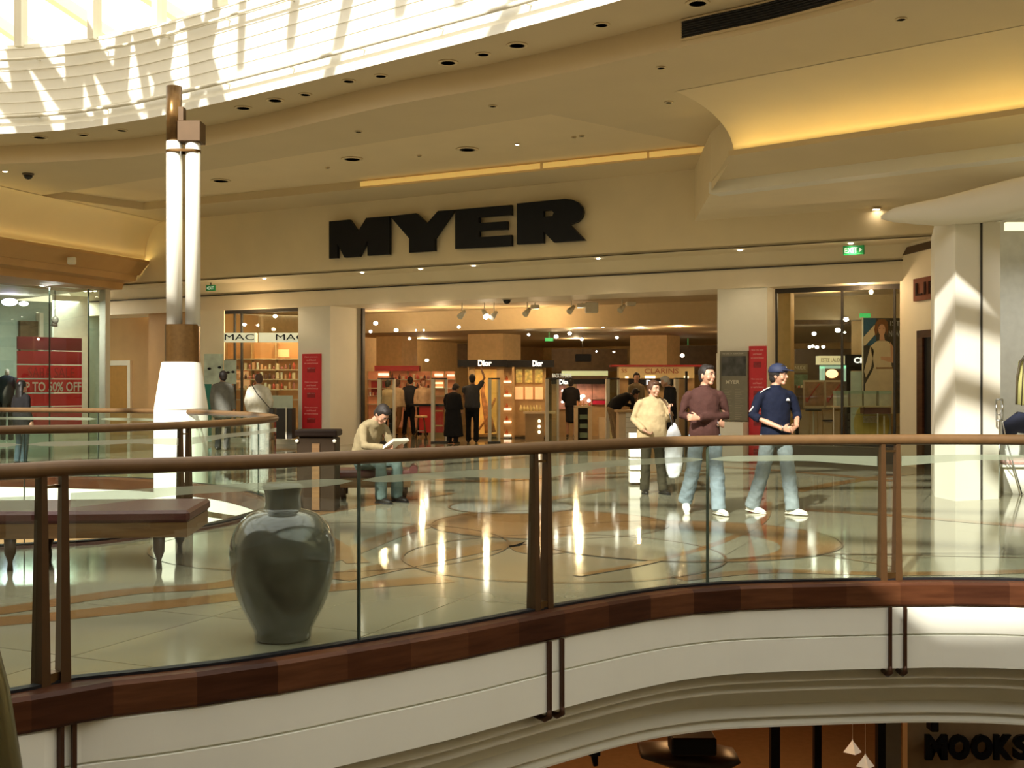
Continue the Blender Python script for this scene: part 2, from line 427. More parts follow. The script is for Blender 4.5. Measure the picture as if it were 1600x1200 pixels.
# ---- ring of soffit and sunlit wall above the main void
E3 = [(-420, 262), (-200, 260), (0, 256), (150, 249), (240, 241), (400, 213), (600, 167), (800, 131), (1066, 73), (1200, 45), (1350, 6), (1480, -32)]
E3 = cat([top(x, y, ZC) for x, y in E3], 8); E3 += [Vector((6.5, 9.5)), Vector((9.5, 6.2)), Vector((13, 4))]; E3 = [Vector((-20, 22.5))]+E3
E1 = [(-420, 214), (-200, 212), (0, 209), (100, 203), (160, 196), (240, 183), (400, 147), (600, 98), (800, 47), (960, 3), (1100, -40), (1250, -90)]
E1 = cat([top(x, y, ZS) for x, y in E1], 8); E1 += [Vector((5.6, 9.0)), Vector((8.3, 5.4)), Vector((9.3, 2.0))]; E1 = [Vector((-20, 21))]+E1
m = MB(); m.poly([[(p.x, p.y, ZS) for p in E1]+[(p.x, p.y, ZS) for p in reversed(E3)]])
m.sweep(E3, [(0, ZS), (0, ZC+.07), (-.0, ZC)]); struct(m.build('ceiling', M_ceil), 'beige curved soffit and drop fascia around the atrium', 'ceiling')
E1r = resample(E1, .3)
prof = [(0, ZS), (0, ZS+.12), (-.06, ZS+.14), (-.06, 6.12)]; z = 6.12
while z < 7.45: prof += [(-.06, z+.165), (-.045, z+.17), (-.045, z+.185), (-.06, z+.19)]; z += .19
m = MB(); m.sweep(E1r, prof+[(-.2, z), (-.2, z+.1)]); struct(m.build('wall_atrium', M_pill), 'sunlit white boarded wall ringing the atrium above the soffit', 'wall')
for i, (zz, rr, lab) in enumerate(((6.2, .035, 'lower'), (7.2, .025, 'upper'))):
    m = MB(); nr = normals(E1r); m.tube([(p.x+q[0]*.10, p.y+q[1]*.10, zz) for p, q in zip(E1r, nr)], rr, 8)
    for k in range(4, len(E1r)-4, 5):
        p, q = E1r[k], nr[k]; m.tube([(p.x-q[0]*.06, p.y-q[1]*.06, zz), (p.x+q[0]*.10, p.y+q[1]*.10, zz)], .012, 6)
    tag(m.build('pipe_rail', M_cream), lab+' cream pipe rail running around the sunlit atrium wall', 'rail')
# clerestory glazing and skylight structure over the void
E1o = [Vector((p.x-q[0]*.2, p.y-q[1]*.2)) for p, q in zip(E1r, normals(E1r))]; EOL = arclen(E1o)
m = MB(); g = MB()
g.sweep(E1o, [(0, 7.6), (0, 9.4)]); struct(g.build('window_1', M_glass), 'clerestory glazing above the boarded atrium wall', 'window')
s = .4
while s < EOL[-1]:
    p, t = pos(E1o, EOL, s); M4 = Matrix.Translation((p.x, p.y, 0)) @ Matrix.Rotation(math.atan2(t.y, t.x), 4, 'Z')
    m.box((-.07, -.1, 7.5), (.07, .1, 9.4), 0, M4); s += 1.55
struct(m.build('trim_4', M_cream), 'cream clerestory mullions above the atrium wall', 'mullions')
m = MB()
for k in range(38):      # radial rafters of the glass roof
    a = math.radians(-75+k*5.3); c = Vector((-11.7, 3)); d = Vector((math.cos(a), math.sin(a)))
    p0 = c+d*(3 if k % 6 == 0 else (8 if k % 3 == 0 else 12.2)); p1 = c+d*26
    m.add(*(lambda q: (q, [(0,1,2,3),(4,7,6,5),(0,4,5,1),(1,5,6,2),(2,6,7,3),(3,7,4,0)]))([Vector((p.x+sd*(-d.y)*.09, p.y+sd*d.x*.09, zz)) for zz in (9.4, 9.65) for p, sd in ((p0, -1), (p0, 1), (p1, 1), (p1, -1))]))
for r in (6, 11, 16.2):
    pts = [(-11.7+r*math.cos(math.radians(a)), 3+r*math.sin(math.radians(a)), 9.3) for a in range(-75 if r != 11 else 58, 122, 4)]
    m.tube(pts, .14, 8)
for k in range(14):       # web of the roof truss over the left side
    a = math.radians(64+k*4.6); b = math.radians(69.5+k*4.6)
    m.tube([(-11.7+11*math.cos(a), 3+11*math.sin(a), 9.3), (-11.7+16.2*math.cos(b), 3+16.2*math.sin(b), 9.3)], .20, 8)
    m.tube([(-11.7+16.2*math.cos(a), 3+16.2*math.sin(a), 9.3), (-11.7+11*math.cos(b), 3+11*math.sin(b), 9.3)], .20, 8)
struct(m.build('trim_5', M_cream), 'white steel rafters of the glass roof over the atrium', 'roof structure')
# ceiling over the taking side and walls that close the atrium
m = MB()
NE = [(14, 1.5), (9.3, .4), (5, -.4), (2, -.3), (-.1, .0), (-.75, .05), (-1.3, 1.0), (-2.3, 2.3), (-4, 3.4), (-7, 5.0), (-11, 6), (-20, 7)]
m.poly([[(-20, -9, ZS), (14, -9, ZS)]+[(x, y, ZS) for x, y in NE]])
m.sweep([Vector(p) for p in reversed(NE)], [(0, ZS), (0, ZS+.06)])
m.sweep([Vector(p) for p in ((-20, 3), (-10, 1), (-6, -4.5), (14, -5.5))], [(0, ZS), (0, 9.6)])
struct(m.build('ceiling.001', M_ceil), 'unseen ceiling over the near walkway, edge shaped for the sun', 'ceiling')
m = MB(); m.quad((-20, -8, -6), (14, -8, -6), (14, -8, 10), (-20, -8, 10)); struct(m.build('wall_back', M_wall), 'wall behind the near walkway', 'wall')
m = MB(); m.quad((14, -8, -6), (14, 30, -6), (14, 30, 9.6), (14, -8, 9.6)); struct(m.build('wall_right', M_wall), 'far right mall wall', 'wall')
m = MB(); m.quad((-20, -8, -6), (-20, 60, -6), (-20, 60, 9.6), (-20, -8, 9.6)); struct(m.build('wall_left', M_wall), 'far left mall wall', 'wall')

# ---- main ceiling with its recessed coffer
SGO = 1.25                                    # the sign wall stands forward of the store front
cof = [top(225, 328, ZC), top(700, 281.5, ZC), top(1140, 237, ZC), top(860, 178.7, ZC), top(580, 224, ZC), top(300, 270, ZC), top(60, 306, ZC)]
cof = [Vector((p.x, p.y)) for p in cof]
back = [fw(ft(-300, SGO), SGO, ZC), fw(16, SGO, ZC)]
m = MB(); m.poly([[(p.x, p.y, ZC) for p in E3]+[(13.5, 14, ZC), tuple(fw(ft(1700, -2), -2, ZC)), tuple(fw(-22, -3, ZC)), (-20, 34, ZC)], [(p.x, p.y, ZC) for p in cof]], 0)
m.sweep(cof, [(0, ZC), (0, ZC+.17)], closed=True, m=0)
m.poly([[(p.x, p.y, ZC+.17) for p in cof]], 1)
struct(m.build('ceiling.002', [M_ceil, M_ceil2]), 'beige ceiling with a recessed polygonal coffer in front of the store', 'ceiling')
def along(a, b, x0, x1):  # part of the far coffer edge between two screen columns
    k = []
    for x in (x0, x1):
        q = (x-800)/F; k.append((q*a.y-a.x)/((b.x-a.x)-q*(b.y-a.y)))
    return a.lerp(b, k[0]), a.lerp(b, k[1])
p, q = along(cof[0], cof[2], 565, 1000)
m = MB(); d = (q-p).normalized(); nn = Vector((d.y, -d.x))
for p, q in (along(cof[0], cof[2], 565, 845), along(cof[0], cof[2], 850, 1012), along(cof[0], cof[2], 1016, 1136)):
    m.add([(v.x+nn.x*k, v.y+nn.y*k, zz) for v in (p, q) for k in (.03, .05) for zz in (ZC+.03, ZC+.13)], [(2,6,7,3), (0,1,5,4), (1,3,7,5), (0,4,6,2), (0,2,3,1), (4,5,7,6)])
M_strip = mat('coffer_glow_tone', (.9, .65, .25), .5, emit=(1, .62, .16), estr=.36)  # emission paints the lit look of the coffer's far face
tag(m.build('coffer_glow', M_strip), 'amber glowing strip standing for the lit far face of the ceiling coffer', 'lamp')

# ---- right-hand vault, cove and bulkheads
A0 = top(1140, 236, 5.0); A1 = top(1600, 169, 5.0); D = (A1-A0).normalized(); A2 = A1+D*6
Nn = Vector((D.y, -D.x, 0))                      # towards the camera side
m = MB(); prf = []
for k in range(11):
    th = PI/2*k/10; prf.append((1.57*(1-math.cos(th)), 5.02+.575*math.sin(th)))
vp = [Vector((A0.x, A0.y)), Vector((A1.x, A1.y)), Vector((A2.x, A2.y))]
m.sweep(vp, [(-.12, 4.93), (-.12, 5.02)]+[(-.12+p[0]*1.05, p[1]) for p in prf])
for i in range(len(m.s)): m.s[i] = True
struct(m.build('ceiling.003', M_ceil2), 'curved vault rising from the right cove', 'ceiling')
m = MB(); m.sweep(vp, [(.02, 5.0), (.04, 5.0), (.04, 4.92)])
B0 = at(1110, 303, 18.79); B1 = at(1600, 245, 15.72); Db = (B1-B0).normalized(); B2 = B1+Db*6
wz = 4.78
m.add([(A0.x+Nn.x*.04, A0.y+Nn.y*.04, 4.92), (A2.x+Nn.x*.04, A2.y+Nn.y*.04, 4.92), (B2.x, B2.y, wz), (B0.x, B0.y, wz)], [(0,1,2,3)])
struct(m.build('trim_6', M_ceil), 'tan bulkhead under the right cove lip', 'bulkhead')
m = MB(); bp = [Vector((B0.x, B0.y)), Vector((B1.x, B1.y)), Vector((B2.x, B2.y))]
m.sweep(bp, [(-.3, 4.6), (.05, 4.6), (.05, wz+.01), (-.02, wz+.01)], m=0, cap=True); struct(m.build('trim_7', M_pill), 'long white lit panel edge hanging from the right ceiling', 'bulkhead')
m = MB(); e0 = fw(ft(1085, SGO), SGO, 4.61); e1 = fw(12, -2, 4.61)
m.add([(B0.x, B0.y, 4.61), (B2.x, B2.y, 4.61), tuple(e1), tuple(e0)], [(0,1,2,3)])
m.add([(B0.x, B0.y, 4.61), tuple(e0), (e0.x, e0.y, 5.6), (B0.x, B0.y, 5.6)], [(0,1,2,3)])
m.add([(A0.x-Nn.x*.1, A0.y-Nn.y*.1, 4.93), (B0.x, B0.y, 4.62), (B0.x, B0.y, 5.6), (A0.x-Nn.x*.1, A0.y-Nn.y*.1, 5.6)], [(0,1,2,3)])
struct(m.build('ceiling.004', M_wall), 'lower tan ceiling on the right in front of the store', 'ceiling')
m = MB(); m.sweep(vp, [(-.09, 4.95), (-.05, 4.95), (-.05, 4.985), (-.09, 4.985)], cap=True)
tag(m.build('cove_light', M_cove), 'yellow cove lamp along the foot of the right vault', 'lamp')

# ---- left cove and bulkhead
C0 = fw(ft(232, SGO), SGO, 0); zb = 4.63
lb = cat([C0, (-9.95, 27.2), (-10.9, 24.5), (-11.9, 21), (-12.6, 17.5)], 6)
def qprof(w, z0, h, n=9): return [(w*(1-math.cos(PI/2*k/n)), z0+h*math.sin(PI/2*k/n)) for k in range(n+1)]
m = MB(); m.sweep(list(reversed(lb)), [(-.12, zb-.06), (-.12, zb)]+[(-.12+a, b) for a, b in qprof(.62, zb, ZC-zb-.01)])
for i in range(len(m.s)): m.s[i] = True
struct(m.build('ceiling.005', M_ceil2), 'curved vault rising from the left cove', 'ceiling')
lt = list(reversed(lb))
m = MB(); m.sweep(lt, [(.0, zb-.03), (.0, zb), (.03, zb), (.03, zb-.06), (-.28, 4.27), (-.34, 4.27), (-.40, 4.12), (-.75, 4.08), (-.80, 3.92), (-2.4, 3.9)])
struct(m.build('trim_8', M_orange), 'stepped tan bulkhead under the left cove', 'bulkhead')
m = MB(); m.sweep(lt, [(-.09, zb-.045), (-.05, zb-.045), (-.05, zb-.015), (-.09, zb-.015)], cap=True)
tag(m.build('cove_light', M_cove), 'yellow cove lamp above the left shop', 'lamp')

# ---- sign wall, its soffit, the lintel
tL = ft(170, SGO); tR = 14.0
m = MB()
m.fbox(tL, tR, SGO-.12, SGO, 4.06, ZC+.2)
m.fbox(tL, tR, .25, SGO, 4.06, 4.10)
m.add([fw(tL, .30, 4.065), fw(tR, .30, 4.065), fw(tR, .0, 3.80), fw(tL, .0, 3.80)], [(0,1,2,3)])
m.add([fw(ft(120), .30, 4.065), fw(tL, .30, 4.065), fw(tL, .0, 3.80), fw(ft(120), .0, 3.80)], [(0,1,2,3)])
m.fbox(ft(120), tL, .25, SGO+.1, 4.06, 4.30)
struct(m.build('wall_store_sign', M_wall), 'beige wall carrying the store letters above the entrance', 'wall')
tW0, tPL0, tPL1 = ft(313), ft(466), ft(516)
tE1, tPR1 = ft(1121), ft(1199)
tEnd = ft(1409)
m = MB(); m.fbox(ft(120), tEnd+.3, -1.25, .03, 3.40, 3.78); m.fbox(ft(120), tEnd+.3, -1.3, -1.2, 3.78, 4.6)
struct(m.build('wall_lintel', M_lint), 'pale lintel band across the whole store front', 'wall')
m = MB(); m.fbox(ft(120), tEnd+.3, .03, .06, 3.775, 3.80); struct(m.build('trim_9', M_dark), 'thin dark shadow line on top of the lintel', 'trim')
m = MB(); m.fbox(tPL0, tPL1, -1.2, .0, 0, 3.40); struct(m.build('wall_pillar_left', M_pill), 'pale pillar left of the store entrance', 'pillar')
m = MB(); m.fbox(tE1, tPR1, -.6, .0, 0, 3.40); struct(m.build('wall_pillar_right', M_pill), 'pale pillar right of the store entrance', 'pillar')
m = MB(); m.fbox(ft(150), tW0, -.25, 0, 0, 3.4)
t0, t1 = ft(176), ft(203)
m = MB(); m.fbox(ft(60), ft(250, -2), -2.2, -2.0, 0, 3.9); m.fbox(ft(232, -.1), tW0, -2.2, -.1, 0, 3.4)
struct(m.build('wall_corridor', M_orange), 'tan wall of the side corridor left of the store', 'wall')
m = MB(); a, b = ft(150, -2), ft(202, -2); m.fbox(a, b, -2.0, -1.95, 0, 2.05, 0); m.fbox(b, b+.12, -2.0, -1.92, 0, 2.2, 1); m.fbox(a, b, -2.0, -1.92, 2.05, 2.2, 1)
struct(m.build('door_1', [mat('door_ochre', (.50, .24, .05), .5), M_lint]), 'ochre door in the side corridor', 'door')
# glazing left and right of the entrance
def window(name, x0, x1, o, z0, z1, mull, lab, top_dark=True):
    a, b = ft(x0, o), ft(x1, o)
    g = MB(); g.fbox(a, b, o-.008, o+.008, z0, z1); r = g.build(name, M_glass); struct(r, lab, 'window')
    f = MB()
    for x in mull: t = ft(x, o); f.fbox(t-.02, t+.02, o-.03, o+.03, z0, z1)
    f.fbox(a, b, o-.03, o+.03, z0-.06, z0); 
    if top_dark: f.fbox(a, b, o-.04, o+.04, z1-.09, z1)
    fo = f.build('window_frame', M_dark); adopt(r, fo); return r
window('window_2', 313, 466, -.15, .12, 3.40, (313.5, 367, 378), 'left display window of the store with thin dark mullions')
window('window_3', 1200, 1409, -.55, .35, 3.40, (1213.5, 1316, 1398), 'right display window of the store')
m = MB(); m.fbox(tPR1, tEnd+.3, -.75, -.1, 0, .30); struct(m.build('trim_10', mat('plinth_dark', (.10, .085, .06), .4)), 'low dark plinth under the right display window', 'plinth')
m = MB(); m.fbox(tW0, tPL0, -.3, .02, 0, .12); struct(m.build('trim_11', M_pill), 'low pale plinth under the left display window', 'plinth')
m = MB(); t = ft(567, -1.2); m.fbox(t-.03, t+.03, -1.25, -1.15, 0, 3.4); struct(m.build('trim_12', M_dark), 'thin dark upright beside the entrance opening', 'trim')

# ---- store interior shell
SI = 3.55
M_in = mat('store_wall', (.66, .46, .22), .7, var=.08); M_inc = mat('store_ceiling', (.62, .48, .28), .7, var=.04)
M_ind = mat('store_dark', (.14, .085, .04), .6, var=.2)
m = MB(); tA, tB = ft(313), 6.0
m.add([fw(tA-.5, -1.25, 3.42), fw(tB, -.6, 3.42), fw(tB, -5.0, SI), fw(tA-.5, -5.0, SI)], [(0,1,2,3)])
m.add([fw(tA-2, -5.0, SI), fw(tB, -5.0, SI), fw(tB, -5.3, 3.0), fw(tA-2, -5.3, 3.0)], [(0,1,2,3)])
m.add([fw(tA-4, -5.3, 3.0), fw(tB+4, -5.3, 3.0), fw(tB+8, -20, 3.0), fw(tA-8, -20, 3.0)], [(0,1,2,3)])
struct(m.build('ceiling.006', M_inc), 'stepped ceiling inside the department store', 'ceiling')
m = MB(); m.fbox(tA-8, tB+8, -20.2, -20, 0, 3.0); struct(m.build('wall_store_rear', M_in), 'rear wall of the department store', 'wall')
m = MB(); m.fbox(tEnd+.35, tEnd+.5, -20, -.6, 0, 3.6); m.fbox(tA-.7, tA-.55, -20, -2.2, 0, 3.6)
struct(m.build('wall_store_side', M_in), 'side walls of the department store', 'wall')
def icol(x0, x1, Y, y0=470, mt=None, lab='', z1=3.0):
    w = (sx(x1, Y)-sx(x0, Y)); m = MB(); c = at((x0+x1)/2, 600, Y)
    M4 = Matrix.Translation((c.x, Y, 0)) @ Matrix.Rotation(FANG, 4, 'Z')
    m.box((-w*.40, -w*.35, 0), (w*.40, w*.35, z1), 0, M4)
    return struct(m.build('wall_inner_pillar', mt or M_in), lab, 'pillar')
icol(590, 650, 36.5, lab='square pillar inside the store behind the red counters')
icol(733, 812, 35.0, lab='square pillar inside the store above the perfume stand')
icol(985, 1062, 36.0, lab='square pillar inside the store behind the gold stand')
icol(1213, 1241, 24.2, lab='pillar just inside the right display window', z1=3.4)
icol(1330, 1352, 27.5, lab='pillar behind the tall fashion poster')
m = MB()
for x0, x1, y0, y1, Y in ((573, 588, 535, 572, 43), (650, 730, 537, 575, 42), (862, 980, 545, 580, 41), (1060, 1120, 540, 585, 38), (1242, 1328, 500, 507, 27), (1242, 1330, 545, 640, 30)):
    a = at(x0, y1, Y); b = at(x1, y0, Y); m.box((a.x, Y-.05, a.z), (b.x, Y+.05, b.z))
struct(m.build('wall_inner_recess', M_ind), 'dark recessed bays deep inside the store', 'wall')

# ---- lift lobby wall, right pillar, right shop
LW0 = Vector((7.2, 21.35)); LW1 = Vector((7.36, 19.95)); 
lw = (LW1-LW0).normalized(); LWn = Vector((-lw.y, lw.x))*-1
if LWn.x > 0: LWn = -LWn
LWE = LW0+lw*4.0
def lp(x, y, o=.0):     # point on the lift wall
    P = LW0+LWn*o; k = (x-800)/F; t = (k*P.y-P.x)/(lw.x-k*lw.y); p = P+lw*t; return Vector((p.x, p.y, EYE-(y-600)/F*p.y))
m = MB()
def lbox(x0, y0, x1, y1, o0, o1, mi=0, zz=None):
    a = lp(x0, y1); b = lp(x1, y0); z0, z1 = (a.z, b.z) if zz is None else zz
    vs = [Vector((p.x+LWn.x*o, p.y+LWn.y*o, z)) for z in (z0, z1) for p in (a, b) for o in (o0, o1)]
    m.add(vs, [(0,1,3,2), (4,6,7,5), (0,4,5,1), (2,3,7,6), (1,5,7,3), (0,2,6,4)], mi)
lbox(1406, 0, 1490, 0, -.2, 0, 0, (0, 4.7)); struct(m.build('wall_lift', M_lint), 'tan lift lobby wall at the right end of the store front', 'wall')
m = MB(); lbox(1408.5, 0, 1485, 0, 0, .02, 0, (3.87, 4.0)); struct(m.build('trim_13', M_brown), 'dark brown band on the lift lobby wall', 'trim')
m = MB(); lbox(1437, 0, 1446, 0, 0, .06, 0, (0, 2.45)); lbox(1437, 0, 1490, 0, 0, .06, 0, (2.32, 2.45)); lbox(1446, 0, 1490, 0, 0, .02, 1, (0, 2.32))
struct(m.build('door_2', [M_wood[0], M_black]), 'dark lift doorway with timber architrave', 'door')
# angled pillar with three faces
Pa = gnd(1460, 776); Pb = gnd(1493, 783); Pc = gnd(1533, 781); Pd = gnd(1563, 779)
Pa.y += .0
zt = 3.62
m = MB(); base = [(Pa.x, Pa.y), (Pb.x, Pb.y), (Pc.x, Pc.y), (Pd.x, Pd.y), (Pd.x+.12, Pd.y+.6), (Pa.x+.5, Pa.y+1.5)]
m.prism([[(x, y, 0) for x, y in base]], (0, 0, zt))
struct(m.build('wall_pillar_shop', M_pill), 'white angled pillar of the right-hand shop, patched with sunlight', 'pillar')
m = MB(); k = Vector((Pc.x, Pc.y)); m.box((k.x-.012, k.y-.02, .0), (k.x+.012, k.y+.0, zt)); struct(m.build('trim_14', M_dark), 'thin dark joint running up the white pillar', 'trim')
m = MB(); m.box((Pd.x+.36, Pd.y+1.9, 0), (13, Pd.y+2.0, 4.2)); struct(m.build('wall_shop_right', mat('shop_grey', (.62, .64, .60), .6)), 'pale grey back wall of the right-hand shop', 'wall')
# canopy with a rounded tip over the right shop
zcan = 3.60
tip = top(1382, 338, 3.66)
m = MB(); N = 16; P0 = Vector((tip.x, tip.y)); Q0 = top(1600, 322, 3.6+.15)
lo = []; hi = []
Yc = [tip.y+(14.2-tip.y)*(k/N) for k in range(N+1)]
xs = [1377+(1680-1377)*(k/N) for k in range(N+1)]
ytop = [337, 325, 320, 316, 312, 308, 303, 298, 293, 288, 283, 278, 274, 271, 268, 266, 264]
ybot = [342, 346, 347, 348, 348, 348, 347, 346, 344, 341, 337, 333, 329, 325, 321, 317, 313]
Yc = [15.0-1.2*(k/N) for k in range(N+1)]
vs = []
for k in range(N+1):
    a = at(xs[k], ybot[k], Yc[k]); b = at(xs[k], ytop[k], Yc[k]); h = b.z-a.z; r = max(.01, h/2)
    for q in range(9):
        th = -PI/2+PI*q/8; vs.append((a.x, a.y-min(r, .18)*math.cos(th)+.02, (a.z+b.z)/2+h/2*math.sin(th)))
    dp = .12+1.4*(k/N)**1.5; vs.append((a.x+.05, a.y+dp, max(a.z+.02, b.z-.25))); vs.append((a.x+.05, a.y+dp, a.z+.01))
fs = []
for k in range(N):
    for q in range(11): fs.append((k*11+q, (k+1)*11+q, (k+1)*11+(q+1) % 11, k*11+(q+1) % 11))
fs.append(tuple(range(11)))
cl = MB(); cl.tube([at(xs[k], ytop[k]+7, Yc[k]+.45) for k in range(6, N+1)], .02, 8)
tag(cl.build('cove_light', M_cove), 'yellow cove lamp hidden on top of the right canopy', 'lamp')
m.add(vs, fs, 0, True); struct(m.build('ceiling.007', M_cream), 'pale curved canopy with rounded tip over the right-hand shop', 'canopy')

# ---- lower level
ZL = -5.0
m = MB(); m.quad((-20, -8, ZL), (14, -8, ZL), (14, 34, ZL), (-20, 34, ZL)); struct(m.build('floor.001', mat('lower_floor', (.30, .22, .13), .25)), 'floor of the level below', 'floor')
m = MB(); m.poly([[(p.x, p.y+.40, -1.14) for p in MAIN]+[(13.9, 2, -1.14), (13.9, 30, -1.14), (-19.9, 30, -1.14), (-19.9, 2, -1.14)], [(p.x, p.y, -1.14) for p in LOOP]])
m.sweep(LOOP, [(0.05, -.9), (.05, -1.14)], -1, closed=True)
struct(m.build('ceiling.008', mat('lower_ceiling', (.40, .22, .10), .6)), 'brown ceiling of the level below', 'ceiling')
YL = 15.5
m = MB(); m.box((sx(1418, YL), YL, ZL), (13.5, YL+.2, -1.15)); struct(m.build('wall_lower_shop', mat('lower_beige', (.50, .40, .26), .6)), 'beige wall of the lower shop carrying black letters', 'wall')
m = MB(); m.box((-19, 22, ZL), (13.5, 22.2, -1.15)); struct(m.build('wall_lower_back', mat('lower_orange', (.38, .17, .055), .6, var=.12, scale=1)), 'orange back wall of the level below', 'wall')
m = MB()
for x0, x1, Y in ((1372, 1384, 14.5), (1273, 1284, 16), (1205, 1219, 15)):
    m.box((sx(x0, Y), Y, ZL), (sx(x1, Y), Y+.12, -1.15))
m.box((sx(1384, 15), 15.3, ZL), (sx(1420, 15), 15.4, -1.15), 1)
struct(m.build('trim_15', [M_black, mat('lower_grey', (.28, .26, .20), .5)]), 'dark uprights of the lower shop front', 'trim')
# ================================================================ BALUSTRADES
M_frost = frosted('frosted_band', (.62, .62, .52), .62)
M_seam = mat('glass_edge', (.05, .07, .05), .3)
def zb_quad(mb, P, z0, z1, n, d, m=0):
    mb.add([(p.x+n[0]*o, p.y+n[1]*o, z) for z in (z0, z1) for p, o in ((P[0], -d), (P[1], -d), (P[1], d), (P[0], d))],
           [(0,3,2,1), (4,5,6,7), (0,1,5,4), (1,2,6,5), (2,3,7,6), (3,0,4,7)], m)
def balustrade(root, path, L, posts, seams, lo, hi, sign=1, inward=1, closed=False, timber=True, straps=True, mrail=None, frost=True):
    seg = sub(path, L, lo, hi) if not closed else path
    h = MB(); h.tube([(p.x, p.y, 1.08) for p in seg], .040, 14, closed=closed)
    adopt(root, h.build('handrail', mrail or M_rail))
    k = MB(); k.sweep(seg, [(-.03, 0.0), (-.03, .035), (.03, .035), (.03, .0)], sign, closed=closed)
    adopt(root, k.build('glass_channel', M_black))
    if timber:
        tseg = resample(seg, .42); t = MB()
        t.sweep(tseg, [(-.07, 0), (-.07, .02), (.12, .02), (.14, .0), (.14, -.14), (.13, -.155), (.09, -.155)], sign, closed=False, mf=lambda i, c: (i*7+i//3) % 3)
        adopt(root, t.build('timber_fascia', M_wood))
    else:
        t = MB(); t.sweep(seg, [(.02, .0), (.02, .02), (-.10, .02), (-.12, 0), (-.12, -.002)], sign, closed=closed); adopt(root, t.build('timber_kerb', M_wood[1]))
    cuts = sorted([(s, 'p') for s in posts]+[(s, 's') for s in seams]+[(lo, 'e'), (hi, 'e')])
    for (a, ka), (b, kb) in zip(cuts, cuts[1:]):
        ga = .075 if ka == 'p' else .004; gb = .075 if kb == 'p' else .004
        if b-a < .2: continue
        P = sub(path, L, a+ga, b-gb); g = MB(); nr = normals(P)
        n = len(P); vs = [(p.x+q[0]*o, p.y+q[1]*o, z) for p, q in zip(P, nr) for z in (.03, 1.045) for o in (-.006, .006)]
        fs = []
        for i in range(n-1):
            c, e = i*4, i*4+4
            fs += [(c, e, e+2, c+2), (c+1, c+3, e+3, e+1), (c+2, e+2, e+3, c+3), (c, c+1, e+1, e)]
        fs += [(0, 2, 3, 1), (n*4-4, n*4-3, n*4-1, n*4-2)]
        g.add(vs, fs); go = g.build('glass_pane', M_glass); adopt(root, go)
        if frost:
            Q = sub(path, L, a+ga+.02, b-gb-.02); LQ = arclen(Q); T = LQ[-1]; f = MB(); st = []
            nq = normals(Q)
            for p, q, l in zip(Q, nq, LQ):
                def wdt(d, kind):
                    if kind == 's': return (min(1, d/.14), 0, 0)      # pointed at a seam
                    if kind == 'p': return (1, 0, max(0, 1-d/.55))    # hollow lens near the posts
                    return (1, 0, 0)
                wa = wdt(l, ka)[0]*wdt(T-l, kb)[0]; dr = max(wdt(l, ka)[2], wdt(T-l, kb)[2])
                st.append((p, q, .945+.021*wa-dr*.012, .945-.021*wa-dr*.045))
            vs = []
            for p, q, z1, z0 in st:
                o = .009*inward; vs += [(p.x+q[0]*o, p.y+q[1]*o, z1), (p.x+q[0]*o, p.y+q[1]*o, z0)]
            f.add(vs, [(2*i, 2*i+1, 2*i+3, 2*i+2) for i in range(len(st)-1)]); f.build('frosted_band', M_frost).parent = go
    for s in seams:
        p, t = pos(path, L, s); m = MB(); M4 = Matrix.Translation((p.x, p.y, 0)) @ Matrix.Rotation(math.atan2(t.y, t.x), 4, 'Z')
        m.box((-.005, -.012, .03), (.005, .012, 1.045), 0, M4); adopt(root, m.build('glass_joint', M_seam))
    for s in posts:
        for d in (-.058, .058):
            p, t = pos(path, L, s+d); m = MB(); M4 = Matrix.Translation((p.x, p.y, 0)) @ Matrix.Rotation(math.atan2(t.y, t.x), 4, 'Z')
            w0, w1 = .026, .016
            vs = [M4 @ Vector(v) for v in ((-w0,-.035,.0),(w0,-.035,.0),(w0,.05,.0),(-w0,.05,.0),(-w1,-.02,1.05),(w1,-.02,1.05),(w1,.03,1.05),(-w1,.03,1.05))]
            m.add(vs, [(0,3,2,1),(4,5,6,7),(0,1,5,4),(1,2,6,5),(2,3,7,6),(3,0,4,7)]); adopt(root, m.build('post', mat('post_bronze', (.065, .032, .012), .42, 0, .2)))
            if straps:
                m = MB(); o1 = -.145
                m.box((-.011, o1-.005, -.64), (.011, o1+.02, -.16), 0, M4)
                m.tube([M4 @ Vector((0, o1+.008, -.60)), M4 @ Vector((0, o1+.004, -.645)), M4 @ Vector((0, o1+.05, -.67)), M4 @ Vector((0, -.0, -.665))], [.014, .02, .022, .016], 8)
                adopt(root, m.build('strap', mat('strap_metal', (.07, .03, .015), .4, .5)))
        p, t = pos(path, L, s); m = MB(); M4 = Matrix.Translation((p.x, p.y, 0)) @ Matrix.Rotation(math.atan2(t.y, t.x), 4, 'Z')
        m.box((-.05, -.03, .03), (.05, .03, .075), 0, M4); adopt(root, m.build('post_foot', M_bronze)); m = MB(); m.box((-.05, -.008, .985), (.05, .008, 1.0), 0, M4)
        adopt(root, m.build('post_bridge', M_bronze))
sP = [nearest(MAIN, ML, x, 2, 16) for x in (77, 854, 1396)]
sS = [nearest(MAIN, ML, x, 2, 16) for x in (548, 1100)]
b = empty('balustrade', (0, 7.2, 0), 'long curving glass balustrade with bronze handrail and timber fascia around the near void', 'railing')

balustrade(b, MAIN, ML, [sP[0]-3.1]+sP+[sP[2]+3.0, sP[2]+6], [sP[0]-1.6]+sS+[sP[2]+1.5, sP[2]+4.5], .2, ML[-1]-.2, 1, -1)
l0 = [nearest(LOOP, LL, 291, 1, 9), nearest(LOOP, LL, 425, 4, 14)]
sfar = [l for p, l in zip(LOOP, LL) if p.y > 15.5]
def near_far(x): return nearest(LOOP, LL, x, sfar[0], sfar[-1])
b = empty('balustrade', (-5, 14, 0), 'looped glass balustrade with bronze handrail around the far left void', 'railing')

